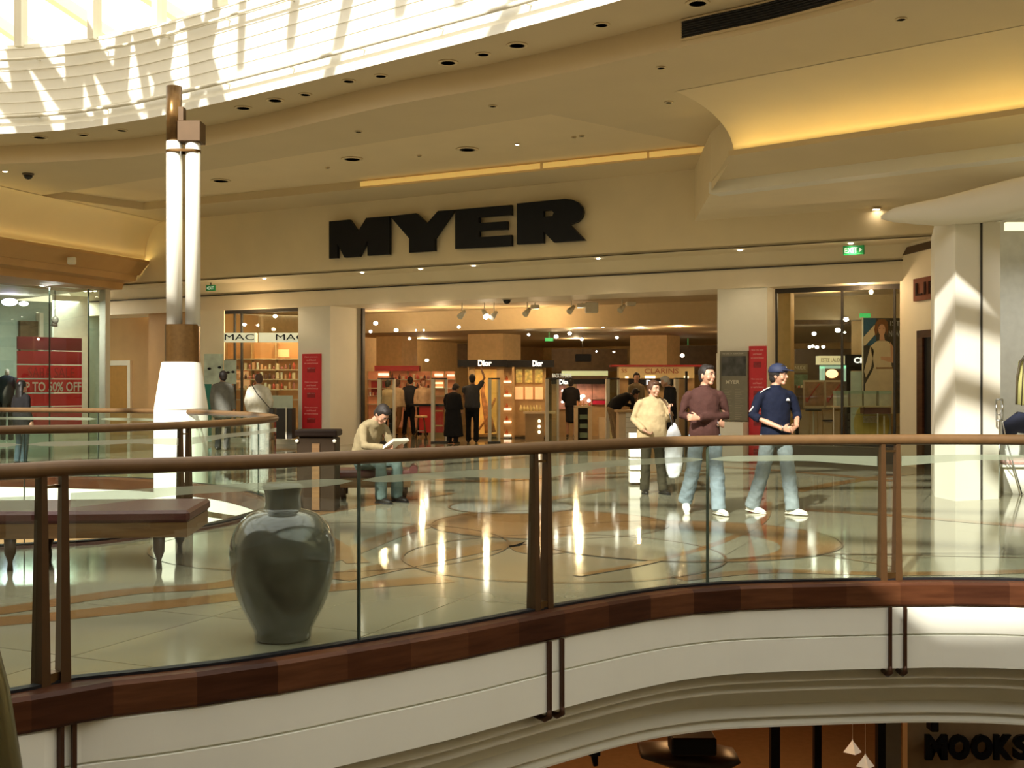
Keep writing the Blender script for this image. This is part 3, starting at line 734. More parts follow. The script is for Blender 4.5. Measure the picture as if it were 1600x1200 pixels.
fa = near_far(281)
balustrade(b, LOOP, LL, [nearest(LOOP, LL, 291, 1, 12), nearest(LOOP, LL, 426, 5, 15.2), fa], [nearest(LOOP, LL, 48, 1, 9), nearest(LOOP, LL, 405, 5, 12), fa+1.8, fa+4.2], .1, LL[-1]-.1, -1, 1, timber=False, straps=False)

# rail of the walkway the picture is taken from, bottom-left corner
m = MB(); m.tube([at(-70, 900, 2.3), at(-38, 980, 2.3), at(-12, 1080, 2.3), at(8, 1200, 2.3), at(16, 1290, 2.3), at(18, 1400, 2.3)], .032, 16)
o = m.build('stair_handrail', mat('olive_metal', (.16, .14, .07), .25, .8)); tag(o, 'olive metal handrail passing the bottom left corner of the picture', 'handrail')

NW = cat([(-9, .2), (-1, .3), (4, .5), (9.5, .3), (13, -.2)], 14)
NWr = list(reversed(NW))
m = MB(); m.sweep(NWr, [(-.03, 0), (.12, .0), (.12, -.15), (.10, -.15), (.10, -.62), (.0, -.64), (.0, -.85)], mf=lambda i, k: 1 if k < 2 else 0)
struct(m.build('trim_18', [M_white, M_wood[0]]), 'white slab edge of the near walkway', 'slab edge')
# ================================================================ THE TWIN-TUBE COLUMN
Yc_ = 1800/105; cx = sx(272, Yc_)
col = empty('twin_tube_column', (cx, Yc_, -1.2), 'tall white twin-tube column with bronze sleeves behind the far railing', 'column')

def cz(y): return EYE-(y-600)/105
def cxs(x): return sx(x, Yc_)
m = MB(); m.lathe([(.40, -5.0), (.40, cz(641))], (cxs(270), Yc_+.42, 0), 32); adopt(col, m.build('lower_shaft', M_pill))
m = MB(); m.lathe([(.40, cz(641)), (.40, cz(638)), (.29, cz(566)), (.27, cz(565))], (cxs(270.5), Yc_+.42, 0), 36); adopt(col, m.build('cone_base', M_pill))
def trough(mb, x0, x1, y0, y1, x0b=None, x1b=None, dep=.13):
    # stadium-shaped sleeve
    out = []
    for yy, a, b in ((y0, x0, x1), (y1, x0b or x0, x1b or x1)):
        A, B = cxs(a)+dep, cxs(b)-dep; r = []
        for k in range(9): th = PI/2+PI*k/8; r.append((A+dep*math.cos(th), Yc_+.42+dep*math.sin(th), cz(yy)))
        for k in range(9): th = -PI/2+PI*k/8; r.append((B+dep*math.cos(th), Yc_+.42+dep*math.sin(th), cz(yy)))
        out.append(r)
    n = len(out[0]); mb.add(out[0]+out[1], [(i, (i+1) % n, n+(i+1) % n, n+i) for i in range(n)], 0, True); mb.add(out[1], [tuple(range(n))])
m = MB(); trough(m, 245, 301, 565, 505, 245, 300, .2); adopt(col, m.build('bronze_sleeve', M_bronze))
for x0, x1, y1 in ((247, 272, 212), (277.5, 301, 212)):
    m = MB(); r = (cxs(x1)-cxs(x0))/2; m.lathe([(r, cz(507)), (r, cz(y1))], (cxs((x0+x1)/2), Yc_+.42, 0), 24); adopt(col, m.build('tube', M_pill))
m = MB(); trough(m, 246, 302, 230, 226, dep=.135); adopt(col, m.build('bronze_band', M_bronze))
m = MB(); r = (cxs(271)-cxs(247))/2; m.lathe([(r, cz(213)), (r*1.02, cz(124)), (r*.92, cz(124)), (r*.92, cz(130))], (cxs(259), Yc_+.42, 0), 24); adopt(col, m.build('bronze_cap', M_bronze))
m = MB(); m.bev((cxs(268), Yc_+.28, cz(214)), (cxs(305), Yc_+.60, cz(181)), .01); m.box((cxs(268), Yc_+.34, cz(184)), (cxs(276), Yc_+.5, cz(158))); adopt(col, m.build('wall_bracket', mat('bracket_brown', (.09, .05, .02), .4, .4)))

# ================================================================ STORE LETTERS AND SIGNS
M_letter = mat('letter_black', (.008, .010, .016), .35, spec=.18)
sg = empty('store_sign', tuple(fw(ft(712, SGO), SGO, 4.4)), 'large black MYER letters on the beige wall over the store entrance', 'sign')

arc = [(882, 310.5), (893, 311.5), (903, 316), (909, 323), (911, 331), (909, 339), (903, 346), (890, 351)]
LET = [
 [[(514,346),(546,343),(559,362),(572,340.5),(608,337.5),(608,397.5),(574,399.5),(574,376),(561,401),(538,402.5),(527,380.5),(527,403),(514,404)]],
 [[(609,337.5),(650,333),(667,349),(684,329.5),(710,327.5),(679,372.5),(679,392),(639,395),(639,372.5)]],
 [[(711,327.5),(799,320),(799,336),(748,339.5),(748,348.5),(792,345.5),(792,358.5),(748,361),(748,370.5),(799,367),(799,384.5),(711,389)]],
 [[(807.5,318)]+arc+[(914,375.5),(865.5,379),(849,362),(849,380),(807.5,382)], [(849,329.5),(861,328.2),(865,332),(863,337.5),(849,339)]]]
for loops in LET:
    m = MB(); m.prism([[fp(x, y, SGO+.16) for x, y in l] for l in loops], -FN3*.09); adopt(sg, m.build('letter', M_letter))
M_eg = mat('exit_green', (.01, .22, .06), .4, emit=(.01, .35, .08), estr=.10); M_ew = mat('exit_white', (.8, 1, .8), .4, emit=(.8, 1, .75), estr=.35)
def exit_sign(P, u, n, w, h, lab, arrow='r', drop=.12):
    P = Vector(P); r = empty('exit_sign', tuple(P), lab, 'sign', )
    m = MB(); M4 = Matrix((u.to_4d(), (-n).to_4d(), UP.to_4d(), (0,0,0,1))).transposed(); 
    for i in range(3): M4[i][3] = P[i]
    M4[3] = (0, 0, 0, 1)
    m.bev((-w/2, -.02, -h/2), (w/2, .02, h/2), .005, 0, M4); adopt(r, m.build('sign_box', M_eg))
    m = MB(); m.box((-.01, -.01, h/2), (.01, .01, h/2+drop), 0, M4); adopt(r, m.build('hanger', M_dark))
    m = MB(); O = P+n*.024
    text(m, 'EXIT', w*.62, O-u*(w*.42 if arrow == 'r' else w*.2)-UP*h*.28, u, UP, .003, height=h*.56)
    s = 1 if arrow == 'r' else -1; c = O+u*(s*w*.33)
    m.add([c-u*s*w*.06+UP*h*.25, c-u*s*w*.06-UP*h*.25, c+u*s*w*.08], [(0,1,2), (2,1,0)]); adopt(r, m.build('sign_text', M_ew)); return r
exit_sign(fp(1334, 391, .75), FU3, FN3, .38, .17, 'green EXIT sign with right arrow hanging at the right end of the store front')
exit_sign(fp(329.5, 450, .6), FU3, FN3, .30, .15, 'small green EXIT sign with left arrow near the twin-tube column', 'l')
# lift sign
m = MB(); P = lp(1431, 471); Q = lp(1475, 437); lw3 = Vector((lw.x, lw.y, 0)); LN3 = Vector((LWn.x, LWn.y, 0))
r = empty('lift_sign', tuple(P), 'reddish LIFT sign board on the tan lift lobby wall', 'sign')
vs = [Vector((p.x, p.y, 0))+LN3*o+UP*z for z in (P.z, P.z+.40) for p in (P, P+lw3*1.4) for o in (.0, .05)]
m.add(vs, [(0,1,3,2), (4,6,7,5), (0,4,5,1), (2,3,7,6), (1,5,7,3), (0,2,6,4)]); adopt(r, m.build('sign_board', mat('lift_red', (.24, .065, .028), .7, spec=.1)))
m = MB(); text(m, 'LIFT', 1.15, P+LN3*.065+UP*.09+lw3*.12, lw3, UP, .008, height=.22); adopt(r, m.build('sign_text', mat('lift_dark', (.04, .015, .01), .8, spec=.05)))
# banners and directory on the pillars
def banner(name, x0, x1, y0, y1, lab, o=.04):
    a, b_ = ft(x0, o), ft(x1, o); z1 = fz(x0, y0, o); z0 = fz(x0, y1, o)
    r = empty(name, tuple(fw((a+b_)/2, o, z0)), lab, 'banner', 'red sale banners beside the entrance')
    m = MB(); m.fbox(a, b_, 0.001, o, z0, z1); adopt(r, m.build('panel', M_red))
    n = 4; hh = (z1-z0)/n; w = b_-a
    for i in range(n):
        t = z1-i*hh; m = MB(); m.fbox(a+.008, b_-.008, o, o+.004, t-hh+.01, t-.006); pn = adopt(r, m.build('printed_panel', M_red))
        for k, (s, wd) in enumerate((('Have you seen', .70), ('and found', .5), ('an extra bonus', .74), ('right now', .42))):
            m = MB(); zz = t-.10-k*.075-(.05 if k == 3 else 0); text(m, s, w*wd, fw((a+b_)/2-w*wd/2, o+.005, zz), FU3, UP, .003, height=.042); m.build('lettering_line', mat('pink_print', (.85, .45, .42), .5)).parent = pn
        m = MB(); m.fbox((a+b_)/2-w*.22, (a+b_)/2+w*.22, o+.004, o+.008, t-hh*.74, t-hh*.54); m.build('printed_square', mat('deep_red', (.28, .01, .015), .5)).parent = pn
banner('sale_banner', 472, 501, 553, 710, 'tall red sale banner on the pillar left of the entrance')
banner('sale_banner', 1170, 1197, 541, 722, 'tall red sale banner on the pillar right of the entrance, beside the grey directory')
o = .10; a, b_ = ft(1125, o), ft(1168, o)
r = empty('store_directory', tuple(fw((a+b_)/2, 0, 0)), 'dark grey MYER store directory panel on the right entrance pillar', 'sign')
zA, zB, zC, zD = fz(1125, 714, o), fz(1125, 657, o), fz(1125, 592, o), fz(1125, 549, o)
m = MB(); m.fbox(a, b_, .0, o, zB, zD); adopt(r, m.build('panel', mat('directory_grey', (.20, .18, .13), .35)))
m = MB(); m.fbox(a+.03, b_-.03, o, o+.004, zC+.06, zD-.10); adopt(r, m.build('photo_strip', mat('photo_dark', (.06, .06, .055), .3, var=.7, scale=6)))
m = MB(); text(m, 'MYER', .28, fw((a+b_)/2-.16, o+.002, zC-.10), FU3, UP, .004, bold=.02, height=.075)
text(m, 'The best in Street Style', .44, fw(a+.04, o+.002, zD-.07), FU3, UP, .003, height=.04); adopt(r, m.build('lettering', mat('pale_print', (.62, .58, .46), .5)))
m = MB()
for c in (.13, .55):
    for k in range(17): zz = zC-.20-k*.036; w = (.14, .10, .17, .12)[(k*5+int(c*10)) % 4]; m.fbox(a+c*(b_-a), a+c*(b_-a)+w, o, o+.003, zz-.009, zz)
adopt(r, m.build('listing', mat('faint_print', (.33, .30, .22), .5)))
m = MB(); m.fbox(a+.01, b_-.01, .0, .35, 0, zB-.02); tag(m.build('plinth', M_pill), 'plain white box standing under the store directory', 'plinth')

# ================================================================ LEFT SHOP WITH THE RED SALE POSTER
SL = Vector((-10.4, 29.4)); SD = Vector((-.688, -.726)); SN = Vector((.726, -.688))
def spt(x, y, o=0.0):
    P = SL+SN*o; k = (x-800)/F; t = (k*P.y-P.x)/(SD.x-k*SD.y); p = P+SD*t; return Vector((p.x, p.y, EYE-(y-600)/F*p.y))
SD3 = Vector((SD.x, SD.y, 0)); SN3 = Vector((SN.x, SN.y, 0)); SU3 = -SD3
def sbox(mb, x0, x1, z0, z1, o0, o1, m=0):
    a = spt(x0, 600, o1); b = spt(x1, 600, o1)
    mb.add([Vector((p.x, p.y, z))+SN3*(o-o1) for z in (z0, z1) for p, o in ((a, o0), (b, o0), (b, o1), (a, o1))], [(0,1,2,3),(7,6,5,4),(0,4,5,1),(1,5,6,2),(2,6,7,3),(3,7,4,0)], m)
def sz(x, y, o=0): return spt(x, y, o).z
g = MB(); sbox(g, -330, 165, .05, 3.9, -.01, .01); r = g.build('window_4', M_gglass); struct(r, 'tall green-tinted glass front of the left shop', 'window')
f = MB()
for x in (78, 139): sbox(f, x-.7, x+.7, .05, 3.9, -.02, .02)
adopt(r, f.build('window_frame', M_seam))
m = MB(); sbox(m, 165, 172, 0, 3.92, -.3, .03); struct(m.build('trim_16', M_cream), 'cream jamb closing the left shop front', 'trim')
m = MB(); sbox(m, -330, 165, 0, 3.95, -6.2, -6.0); sbox(m, 84, 138, .0, 3.9, -2.6, -2.5, 1)
a = spt(150, 600); b_ = spt(139, 600)
sbox(m, 139, 168, 0, 3.9, -3.2, -3.1)
struct(m.build('wall_left_shop', [mat('shop_sage', (.42, .50, .42), .6), mat('shop_cream', (.80, .74, .60), .6)]), 'pale sage and cream walls inside the left shop', 'wall')
m = MB(); sbox(m, -330, 165, 3.93, 3.97, -6.1, -.02); struct(m.build('ceiling.009', M_cream), 'ceiling inside the left shop', 'ceiling')
m = MB(); sbox(m, 32, 62, 2.25, 3.35, -5.95, -5.8); sbox(m, 62, 68, 2.2, 3.6, -5.95, -5.7, 1); struct(m.build('trim_17', [M_ind, M_cream]), 'dark display recess high on the left shop back wall', 'recess')
r = empty('sale_poster', tuple(spt(77, 700, -.50)), 'red UP TO 50% OFF sale poster of stacked panels behind the left shop glass', 'poster')
reds = [(.20, .012, .02), (.48, .015, .03), (.85, .02, .035), (.85, .03, .04), (.92, .03, .05), (.80, .03, .05)]
ys = [527, 549, 571, 593, 615, 636, 668]
for i, c in enumerate(reds):
    m = MB(); sbox(m, 27, 128, sz(77, ys[i+1], -.50)+.03, sz(77, ys[i], -.50), -.53, -.50); adopt(r, m.build('panel', mat('poster_red_'+'abcdef'[i], c, .5, var=.03)))
m = MB(); P = spt(29, 612, -.485); text(m, 'UP TO 50% OFF', (spt(127, 612, -.485)-P).length, P, SU3, UP, .006, bold=.02, height=.24)
adopt(r, m.build('lettering', mat('poster_text', (.95, .80, .70), .5)))
m = MB(); P = spt(44, 590, -.485); text(m, 'SABA SALE', (spt(116, 590, -.485)-P).length, P, SU3, UP, .004, height=.26); adopt(r, m.build('faint_lettering', mat('poster_faint', (.50, .02, .03), .5)))
lamp('AREA', spt(77, 452, -.15), 120, (1, .97, .95), .3, rot=(math.radians(-12), 0, 0), sy=1.6)  # area lamp added behind the glass to brighten the poster
# mannequin in the left shop window
r = empty('mannequin', tuple(spt(17, 700, -.7)*Vector((1,1,0)) if False else (spt(11, 600, -1.0).x, spt(11, 600, -1.0).y, 0)), 'headless mannequin in a dark denim jacket behind the left shop glass', 'mannequin')
p = Vector((r.location.x, r.location.y, 0))
m = MB(); m.loft([p+UP*1.02, p+UP*1.2, p+UP*1.5, p+UP*1.66, p+UP*1.72], [(.20, .12), (.17, .12), (.22, .13), (.20, .10), (.07, .06)])
for sd in (-1, 1): m.loft([p+Vector((sd*.21, 0, 1.64)), p+Vector((sd*.27, 0, 1.35)), p+Vector((sd*.25, -.06, 1.08))], [.06, .055, .045])
adopt(r, m.build('jacket', mat('denim_dark', (.03, .045, .07), .8)))
m = MB(); m.loft([p+UP*1.7, p+UP*1.86], [(.055, .055), (.045, .045)]); adopt(r, m.build('neck', M_pill))
m = MB()
for sd in (-1, 1): m.loft([p+Vector((sd*.1, 0, 1.05)), p+Vector((sd*.1, 0, .55)), p+Vector((sd*.1, 0, .12))], [(.10, .11), (.075, .08), (.06, .07)])
adopt(r, m.build('trousers', M_black))
m = MB(); m.lathe([(.25, 0), (.25, .02), (.03, .03), (.03, .2)], p); adopt(r, m.build('stand', M_white))
# shop lamps
for x, y, rr, c in ((15, 472, .10, (.7, .6, 1)), (37, 474.5, .06, (1, .95, .85))):
    P = spt(x, y, -3.5); m = MB(); m.ell(P, (rr*2.2, rr, rr), 0); tag(m.build('spotlight', mat('cool_glow_%d' % x, (1, 1, 1), .5, emit=c, estr=14)), ('large violet-white' if x == 15 else 'smaller white')+' spotlight glowing inside the left shop', 'spotlight')
for i, x in enumerate((112, 119, 126, 133, 141, 148)):
    P = spt(x, 455.5, -1.6); m = MB(); m.lathe([(.04, 0), (.045, .02)], P); tag(m.build('downlight', M_hot), ORD[i]+' from the left of the tiny downlights inside the left shop', 'downlight', 'tiny downlights in a row in the left shop')
    if i % 2: lamp('SPOT', P-UP*.08, 22, size=.04, rot=(0, 0, 0), spot=100)
m = MB(); P = spt(86, 500, -1.2); m.tube([(P.x, P.y, 3.94), P], .012, 6); m.ell(P, (.09, .09, .11)); m.tube([P, P-SN3*.05+UP*-.15], [.05, .09], 10); tag(m.build('track_spotlight', mat('lampgrey', (.2, .18, .14), .4)), 'grey spotlight hanging in the left shop above the red poster', 'spotlight')
lamp('AREA', spt(60, 470, -3), 120, (.92, 1, .92), 2.0, rot=(0, 0, 0), sy=2.0)
# white wall sensor under the left cove
P = top(113, 404, 4.40); m = MB(); m.bev((P.x-.09, P.y-.10, P.z-.14), (P.x+.09, P.y+.02, P.z+.03), .02); tag(m.build('wall_speaker', M_pill), 'small white speaker box on the tan bulkhead above the left shop', 'speaker')

# ================================================================ VASE, BENCHES, BIN
vc = Vector((sx(442, 6.78), 6.78, 0))
pf = [(.13, 0), (.16, .005), (.165, .03), (.17, .06), (.205, .13), (.24, .20), (.275, .30), (.298, .40), (.308, .50), (.305, .57), (.285, .64), (.25, .70), (.20, .745), (.145, .768), (.112, .775), (.105, .80), (.103, .84), (.107, .88), (.118, .905), (.122, .915), (.115, .918), (.095, .90), (.09, .84), (.09, .78)]
nP = cat([(r_, z_) for r_, z_ in pf], 3); m = MB(); m.lathe([(max(.001, p.x), p.y*.985) for p in nP], vc, 56)
M_vase = mat('vase_glaze', (.085, .085, .07), .14, spec=.6, var=.45, scale=3, coat=.35)
tag(m.build('vase', M_vase), 'huge glossy dark grey vase with a short neck standing behind the balustrade glass', 'vase')

def bench(name, c, ang, L_, Wd, H, lab, legs, scroll=False, group=None):
    r = empty(name, (c[0], c[1], 0), lab, 'bench', group, rz=ang)
    m = MB(); m.bev((-L_/2, -Wd/2, H-.10), (L_/2, Wd/2, H), .025); o = m.build('seat_cushion', M_leath, r)
    m = MB(); m.box((-L_/2+.02, -Wd/2+.02, H-.22), (L_/2-.02, Wd/2-.02, H-.10)); m.build('apron', M_bwood, r)
    if scroll:
        m = MB(); m.tube([(L_/2+.02, -Wd/2, H+.0), (L_/2+.02, Wd/2, H+.0)], .055, 12); m.build('scroll_end', M_leath, r)
    for lx, ly in legs:
        m = MB(); m.loft([(lx, ly, H-.20), (lx, ly, H-.34), (lx, ly, .07), (lx, ly, .0)], [(.05, .05), (.045, .045), (.018, .018), (.026, .026)], seg=10); m.build('leg', mat('leg_dark', (.06, .03, .015), .3), r)
    return r
c0 = Vector((-3.55, 9.60)); ba = math.atan2(.9, 1.95)
bench('bench', (-4.02, 9.68), math.radians(5), 2.75, 1.0, .48, 'long maroon leather bench with tapered dark legs behind the balustrade, left', [(-1.2, -.42), (-.05, -.42), (1.12, -.42), (-1.2, .42), (0, .42), (1.12, .42)])
bench('bench', (sx(585, 14.95), 14.95), math.radians(4), .98, .60, .40, 'small maroon bench with scroll end where the man reads', [(-.40, -.22), (-.40, .22), (.38, -.22), (.38, .22)], True)
Yb = 13.75; r = empty('litter_bin', (sx(498, Yb), Yb, 0), 'dark brown wooden litter bin with a lid beside the reading man', 'bin')
m = MB(); m.bev((-.225, -.2, 0), (.225, .2, .86), .01); m.build('bin_body', mat('bin_brown', (.03, .018, .009), .6, spec=.12), r)
m = MB(); m.bev((-.25, -.225, .88), (.25, .225, .96), .015); m.box((-.2, -.18, .85), (.2, .18, .89)); m.build('lid', mat('bin_lid', (.02, .011, .007), .6, spec=.12), r)
m = MB(); m.box((-.045, -.215, .02), (.045, -.2, .80)); m.build('front_strip', M_bwood, r)
for sd in (-1, 1):
    m = MB(); m.ell((sd*.22, -.215, .83), (.022, .012, .022)); m.build('corner_stud', M_pill, r)

# ================================================================ CEILING FITTINGS
def downl(x, y, z, r_, lab, lit=False, group='recessed downlights around the atrium soffit', tilt=False):
    P = top(x, y, z); m = MB(); m.lathe([(r_*1.25, -.012), (r_*1.3, 0), (r_, -.004), (r_, .0)], (P.x, P.y, P.z-.004), 24, 0)
    o = m.build('downlight', M_ceil2); tag(o, lab, 'downlight', group)
    m = MB(); m.lathe([(.001, 0), (r_*.85, 0), (r_*.9, -.01)], (P.x, P.y, P.z-.006), 20); adopt(o, m.build('lens', M_hot if lit else mat('lens_dark', (.05, .03, .02), .4))); return o
for kk, (x, y) in enumerate(((62, 214), (130, 210), (190, 203), (380, 168), (430, 156), (477, 147), (545, 126), (595, 118), (700, 97), (755, 84), (808, 70), (940, 38), (1090, 4))):
    downl(x, y, ZS, .11 if x in (808, 700, 1090, 430, 380, 62) else .08, ORD[kk]+' from the left of the recessed downlights in the soffit under the sunlit wall')
for x, y in () and ((808, 70), (700, 97), (755, 84), (545, 126), (595, 118), (380, 168), (430, 156), (477, 147), (190, 203), (130, 210), (62, 214), (1090, 4), (940, 38)):
    downl(x, y, ZS, .11 if x in (808, 700, 1090, 430, 380, 62) else .08, 'round recessed downlight in the soffit under the sunlit wall')
for kk, (x, y) in enumerate(((345, 282), (550, 248), (730, 233), (1045, 196))):
    P = top(x, y, ZC+.17); 
    downl(x, y, ZC+.165, .16, ORD[kk]+' from the left of the wide round fittings in the ceiling coffer', group='round fittings in the ceiling coffer')
for kk, (x, y) in enumerate(((512, 262), (655, 243), (808, 225), (897, 214), (909, 212))):
    downl(x, y, ZC+.165, .035, ORD[kk]+' from the left of the tiny lamps in the ceiling coffer', x == 808, 'tiny lamps in the ceiling coffer')
for kk, (x, y) in enumerate(((8, 267), (560, 205), (770, 165), (1033, 105), (1045, 159), (1408, 29))):
    downl(x, y, ZC, .05, ORD[kk]+' from the left of the tiny round fittings in the beige ceiling', x == 8, 'tiny fittings in the beige ceiling')
downl(1369, 326, 4.58, .07, 'bright downlight in the low ceiling above the right window', True, None); downl(1564, 318, 3.9, .05, 'faint downlight in the underside of the right canopy', False, None) if False else None
for kk, (x, y) in enumerate(((411, 437.5), (564, 428), (655, 423), (738, 418.5), (933, 405.5), (1155, 393), (1328, 383))):
    t = ft(x, .9); P = fw(t, .85, 4.055); m = MB(); m.lathe([(.035, -.01), (.04, 0)], P, 14); o = tag(m.build('downlight', M_hot), ORD[kk]+' from the left of the tiny bright downlights under the store letters', 'downlight', 'tiny downlights under the store letters')
    lamp('SPOT', P-UP*.03, 30, (1, .8, .52), .03, rot=(0, 0, 0), spot=120)
def dome(P, lab):
    r = empty('security_camera', tuple(P), lab, 'camera')
    m = MB(); m.lathe([(.11, 0), (.11, -.03), (.09, -.04)], P, 20); adopt(r, m.build('base_plate', mat('domebase', (.12, .09, .06), .4)))
    m = MB(); m.lathe([(.085, -.035), (.08, -.07), (.055, -.105), (.001, -.12)], P, 20); adopt(r, m.build('dome', mat('dome_black', (.01, .01, .01), .08)))
P = top(44, 271, ZC); dome(P, 'dark dome security camera on the ceiling at the upper left')
P = fw(ft(792, -.4), -.4, 3.42); dome(P, 'dark dome security camera under the lintel above the entrance')
# air grille on the drop fascia
gp = [p for p in E3 if 1060 < 800+F*p.x/p.y < 1420]; nr = normals(gp)
r = empty('air_grille', (gp[0].x, gp[0].y, 5.62), 'long dark air grille in the drop fascia at the top right', 'vent')
m = MB(); m.sweep(gp, [(.012, 5.69), (.012, 5.90)]); adopt(r, m.build('backing', M_black))
m = MB()
for k in range(7): m.sweep(gp, [(.014, 5.70+k*.03), (.03, 5.705+k*.03)])
m.sweep(gp, [(.0, 5.665), (.035, 5.665), (.035, 5.69), (.0, 5.69)], m=1); m.sweep(gp, [(.0, 5.90), (.035, 5.90), (.035, 5.92), (.0, 5.92)], m=1)
adopt(r, m.build('slats', [mat('grille_grey', (.10, .10, .10), .5), M_ceil]))

# ================================================================ RIGHT SHOP
Yr = Pd.y+.05
m = MB(); x = Pd.x-.09
for dx in (-.03, .05): m.tube([(x+dx, Pd.y-.16, 1.03), (x+dx, Pd.y-.16, 1.30)], .012, 8)
m.tube([(x-.03, Pd.y-.16, 1.30), (x+.05, Pd.y-.16, 1.30)], .012, 8); m.tube([(x-.03, Pd.y-.16, 1.03), (x+.05, Pd.y-.16, 1.03)], .012, 8)
m.tube([(x+.01, Pd.y-.16, 1.03), (x+.01, Pd.y-.16, .02)], .012, 8); m.tube([(x+.01, Pd.y-.16, 1.1), (x+.01, Pd.y+.0, 1.1)], .01, 8)
tag(m.build('door_handle_post', mat('chrome', (.55, .58, .60), .15, 1)), 'slim steel pull handle on a post in front of the white pillar', 'handle')
P = at(1605, 640, 15.6); r = empty('hanging_jacket', tuple(P), 'olive yellow jacket with dark edges hanging in the right shop', 'jacket')
m = MB(); a = at(1588, 632, 15.6); 
m.loft([at(1612, 632, 15.6), at(1612, 590, 15.6), at(1612, 565, 15.6), at(1612, 553, 15.6)], [(.21, .08), (.20, .09), (.18, .08), (.06, .05)]); adopt(r, m.build('jacket_body', mat('olive_cloth', (.40, .38, .14), .85)))
m = MB(); m.tube([at(1588, 632, 15.50), at(1589, 590, 15.48), at(1594, 566, 15.49), at(1602, 555, 15.5)], .014, 8); m.tube([at(1596, 634, 15.5), at(1598, 590, 15.48), at(1600, 560, 15.49)], .008, 8); adopt(r, m.build('dark_edging', mat('edging', (.06, .045, .02), .6)))
m = MB(); m.tube([at(1612, 556, 15.6), at(1612, 540, 15.6), at(1617, 534, 15.6)], .008, 8); adopt(r, m.build('hanger', M_dark))
r = empty('display_table', tuple(gnd(1600, 774)), 'white display block with a sloping side in the right shop', 'display')
Yd = 15.75; z0 = 0; 
m = MB(); q = [at(1567, 730, Yd), at(1640, 730, Yd), at(1640, 772, Yd), at(1583, 772, Yd)]; m.prism([q], (0, .7, 0)); adopt(r, m.build('table_body', M_pill))
m = MB(); m.bev((sx(1560, Yd), Yd-.05, q[0].z), (sx(1650, Yd), Yd+.75, q[0].z+.03), .008); adopt(r, m.build('table_top', M_white))
m = MB(); m.bev((sx(1573, Yd), Yd+.05, q[0].z+.035), (sx(1640, Yd), Yd+.5, q[0].z+.12), .03); tag(m.build('folded_shirt', mat('pink_cloth', (.66, .42, .40), .9)), 'folded pale pink shirt on the white display block', 'clothing')
m = MB(); m.loft([at(1574, 690, Yd-.05), at(1578, 668, Yd-.05), at(1592, 660, Yd-.05), at(1620, 664, Yd-.05), at(1650, 690, Yd-.05)], [(.02, .06), (.10, .12), (.13, .15), (.13, .15), (.05, .1)], side=(0,1,0)); tag(m.build('shoulder_bag', mat('navy_cloth', (.015, .02, .05), .8)), 'navy cloth bag hanging at the far right in the shop', 'bag')
m = MB(); m.tube([at(1562, 638, Yd-.15), at(1573, 690, Yd-.15), at(1597, 772.5, Yd-.15)], .010, 8); m.tube([at(1571, 690, Yd-.13), at(1571, 720, Yd-.13), at(1583, 735, Yd-.13)], .006, 8); tag(m.build('display_rod', mat('chrome2', (.6, .6, .6), .3, .8)), 'thin slanting metal rod leaning in the right shop', 'rod')
m = MB(); P = at(1573, 353, 15.7); Q = at(1680, 347, 15.7); m.box((P.x, 15.7, at(0, 359.5, 15.7).z), (Q.x, 15.78, at(0, 347, 15.7).z)); tag(m.build('fluorescent_light', mat('tube_glow', (1, 1, .7), .5, emit=(1, .95, .6), estr=1.1)), 'pale yellow strip light at the top of the right-hand shop', 'lamp')
lamp('AREA', (7.6, 15.4, 3.3), 30, (1, .97, .9), .6, rot=(0, 0, 0), sy=.4)

# ================================================================ LOWER LEVEL
r = empty('shop_sign', (sx(1440, YL), YL, -3.6), 'black MOOKS letters on the lower level shop wall', 'sign')
zt_, zb_ = at(0, 1143, YL).z, at(0, 1182, YL).z
for ch, x0, x1 in (('M', 1440, 1474), ('O', 1476, 1509), ('O', 1511, 1544), ('K', 1546, 1576), ('S', 1576, 1606)):
    m = MB(); text(m, ch, sx(x1, YL)-sx(x0, YL), (sx(x0, YL), YL-.10, zb_), (1,0,0), UP, .06, bold=.06, height=zt_-zb_); adopt(r, m.build('letter', M_letter))
for (x, y) in ((1332, 1168), (1352, 1190)):
    P = at(x, y, 17.5); r = empty('pendant_lamp', tuple(P), ('left' if x == 1332 else 'right')+' of two white pyramid pendant lamps on the level below', 'lamp', None)
    m = MB(); m.lathe([(.14, -.07), (.01, .10), (.01, .12)], P, 4, sm=False); adopt(r, m.build('shade', mat('pendant_white', (.8, .75, .6), .5, emit=(1, .85, .6), estr=.3)))
    m = MB(); m.tube([P+UP*.1, (P.x, P.y, -1.27)], .006, 6); adopt(r, m.build('cord', M_pill))
m = MB(); P = at(1457, 1136, 15.2); m.bev((P.x-.05, 15.1, P.z-.04), (P.x+.05, 15.3, -1.27), .01); tag(m.build('wall_camera', M_black), 'small black fitting on the wall above the letter M of the lower sign', 'fitting')
m = MB(); m.loft([at(1000, 1172, 15), at(1060, 1180, 15), at(1120, 1185, 15), at(1150, 1180, 15)], [(.3, .05), (.4, .16), (.4, .16), (.3, .05)], side=(0,1,0)); tag(m.build('hanging_canopy', mat('canopy_dark', (.05, .03, .02), .4)), 'dark rounded canopy hanging on the level below', 'canopy')
m = MB(); P = at(1090, 1165, 14.6); m.bev((sx(1048, 14.6), 14.5, at(0, 1178, 14.6).z), (sx(1118, 14.6), 14.9, at(0, 1150, 14.6).z), .02); tag(m.build('monitor', M_black), 'black monitor hanging on the level below', 'monitor')
m = MB(); P = at(928, 1175, 13.5); m.bev((P.x-.07, 13.4, P.z-.02), (P.x+.07, 13.6, -1.27), .01); m.tube([P, P-UP*.16+Vector((.02,0,0))], [.05, .03], 10); tag(m.build('ceiling_speaker', M_black), 'black speaker under the lower ceiling edge', 'speaker')
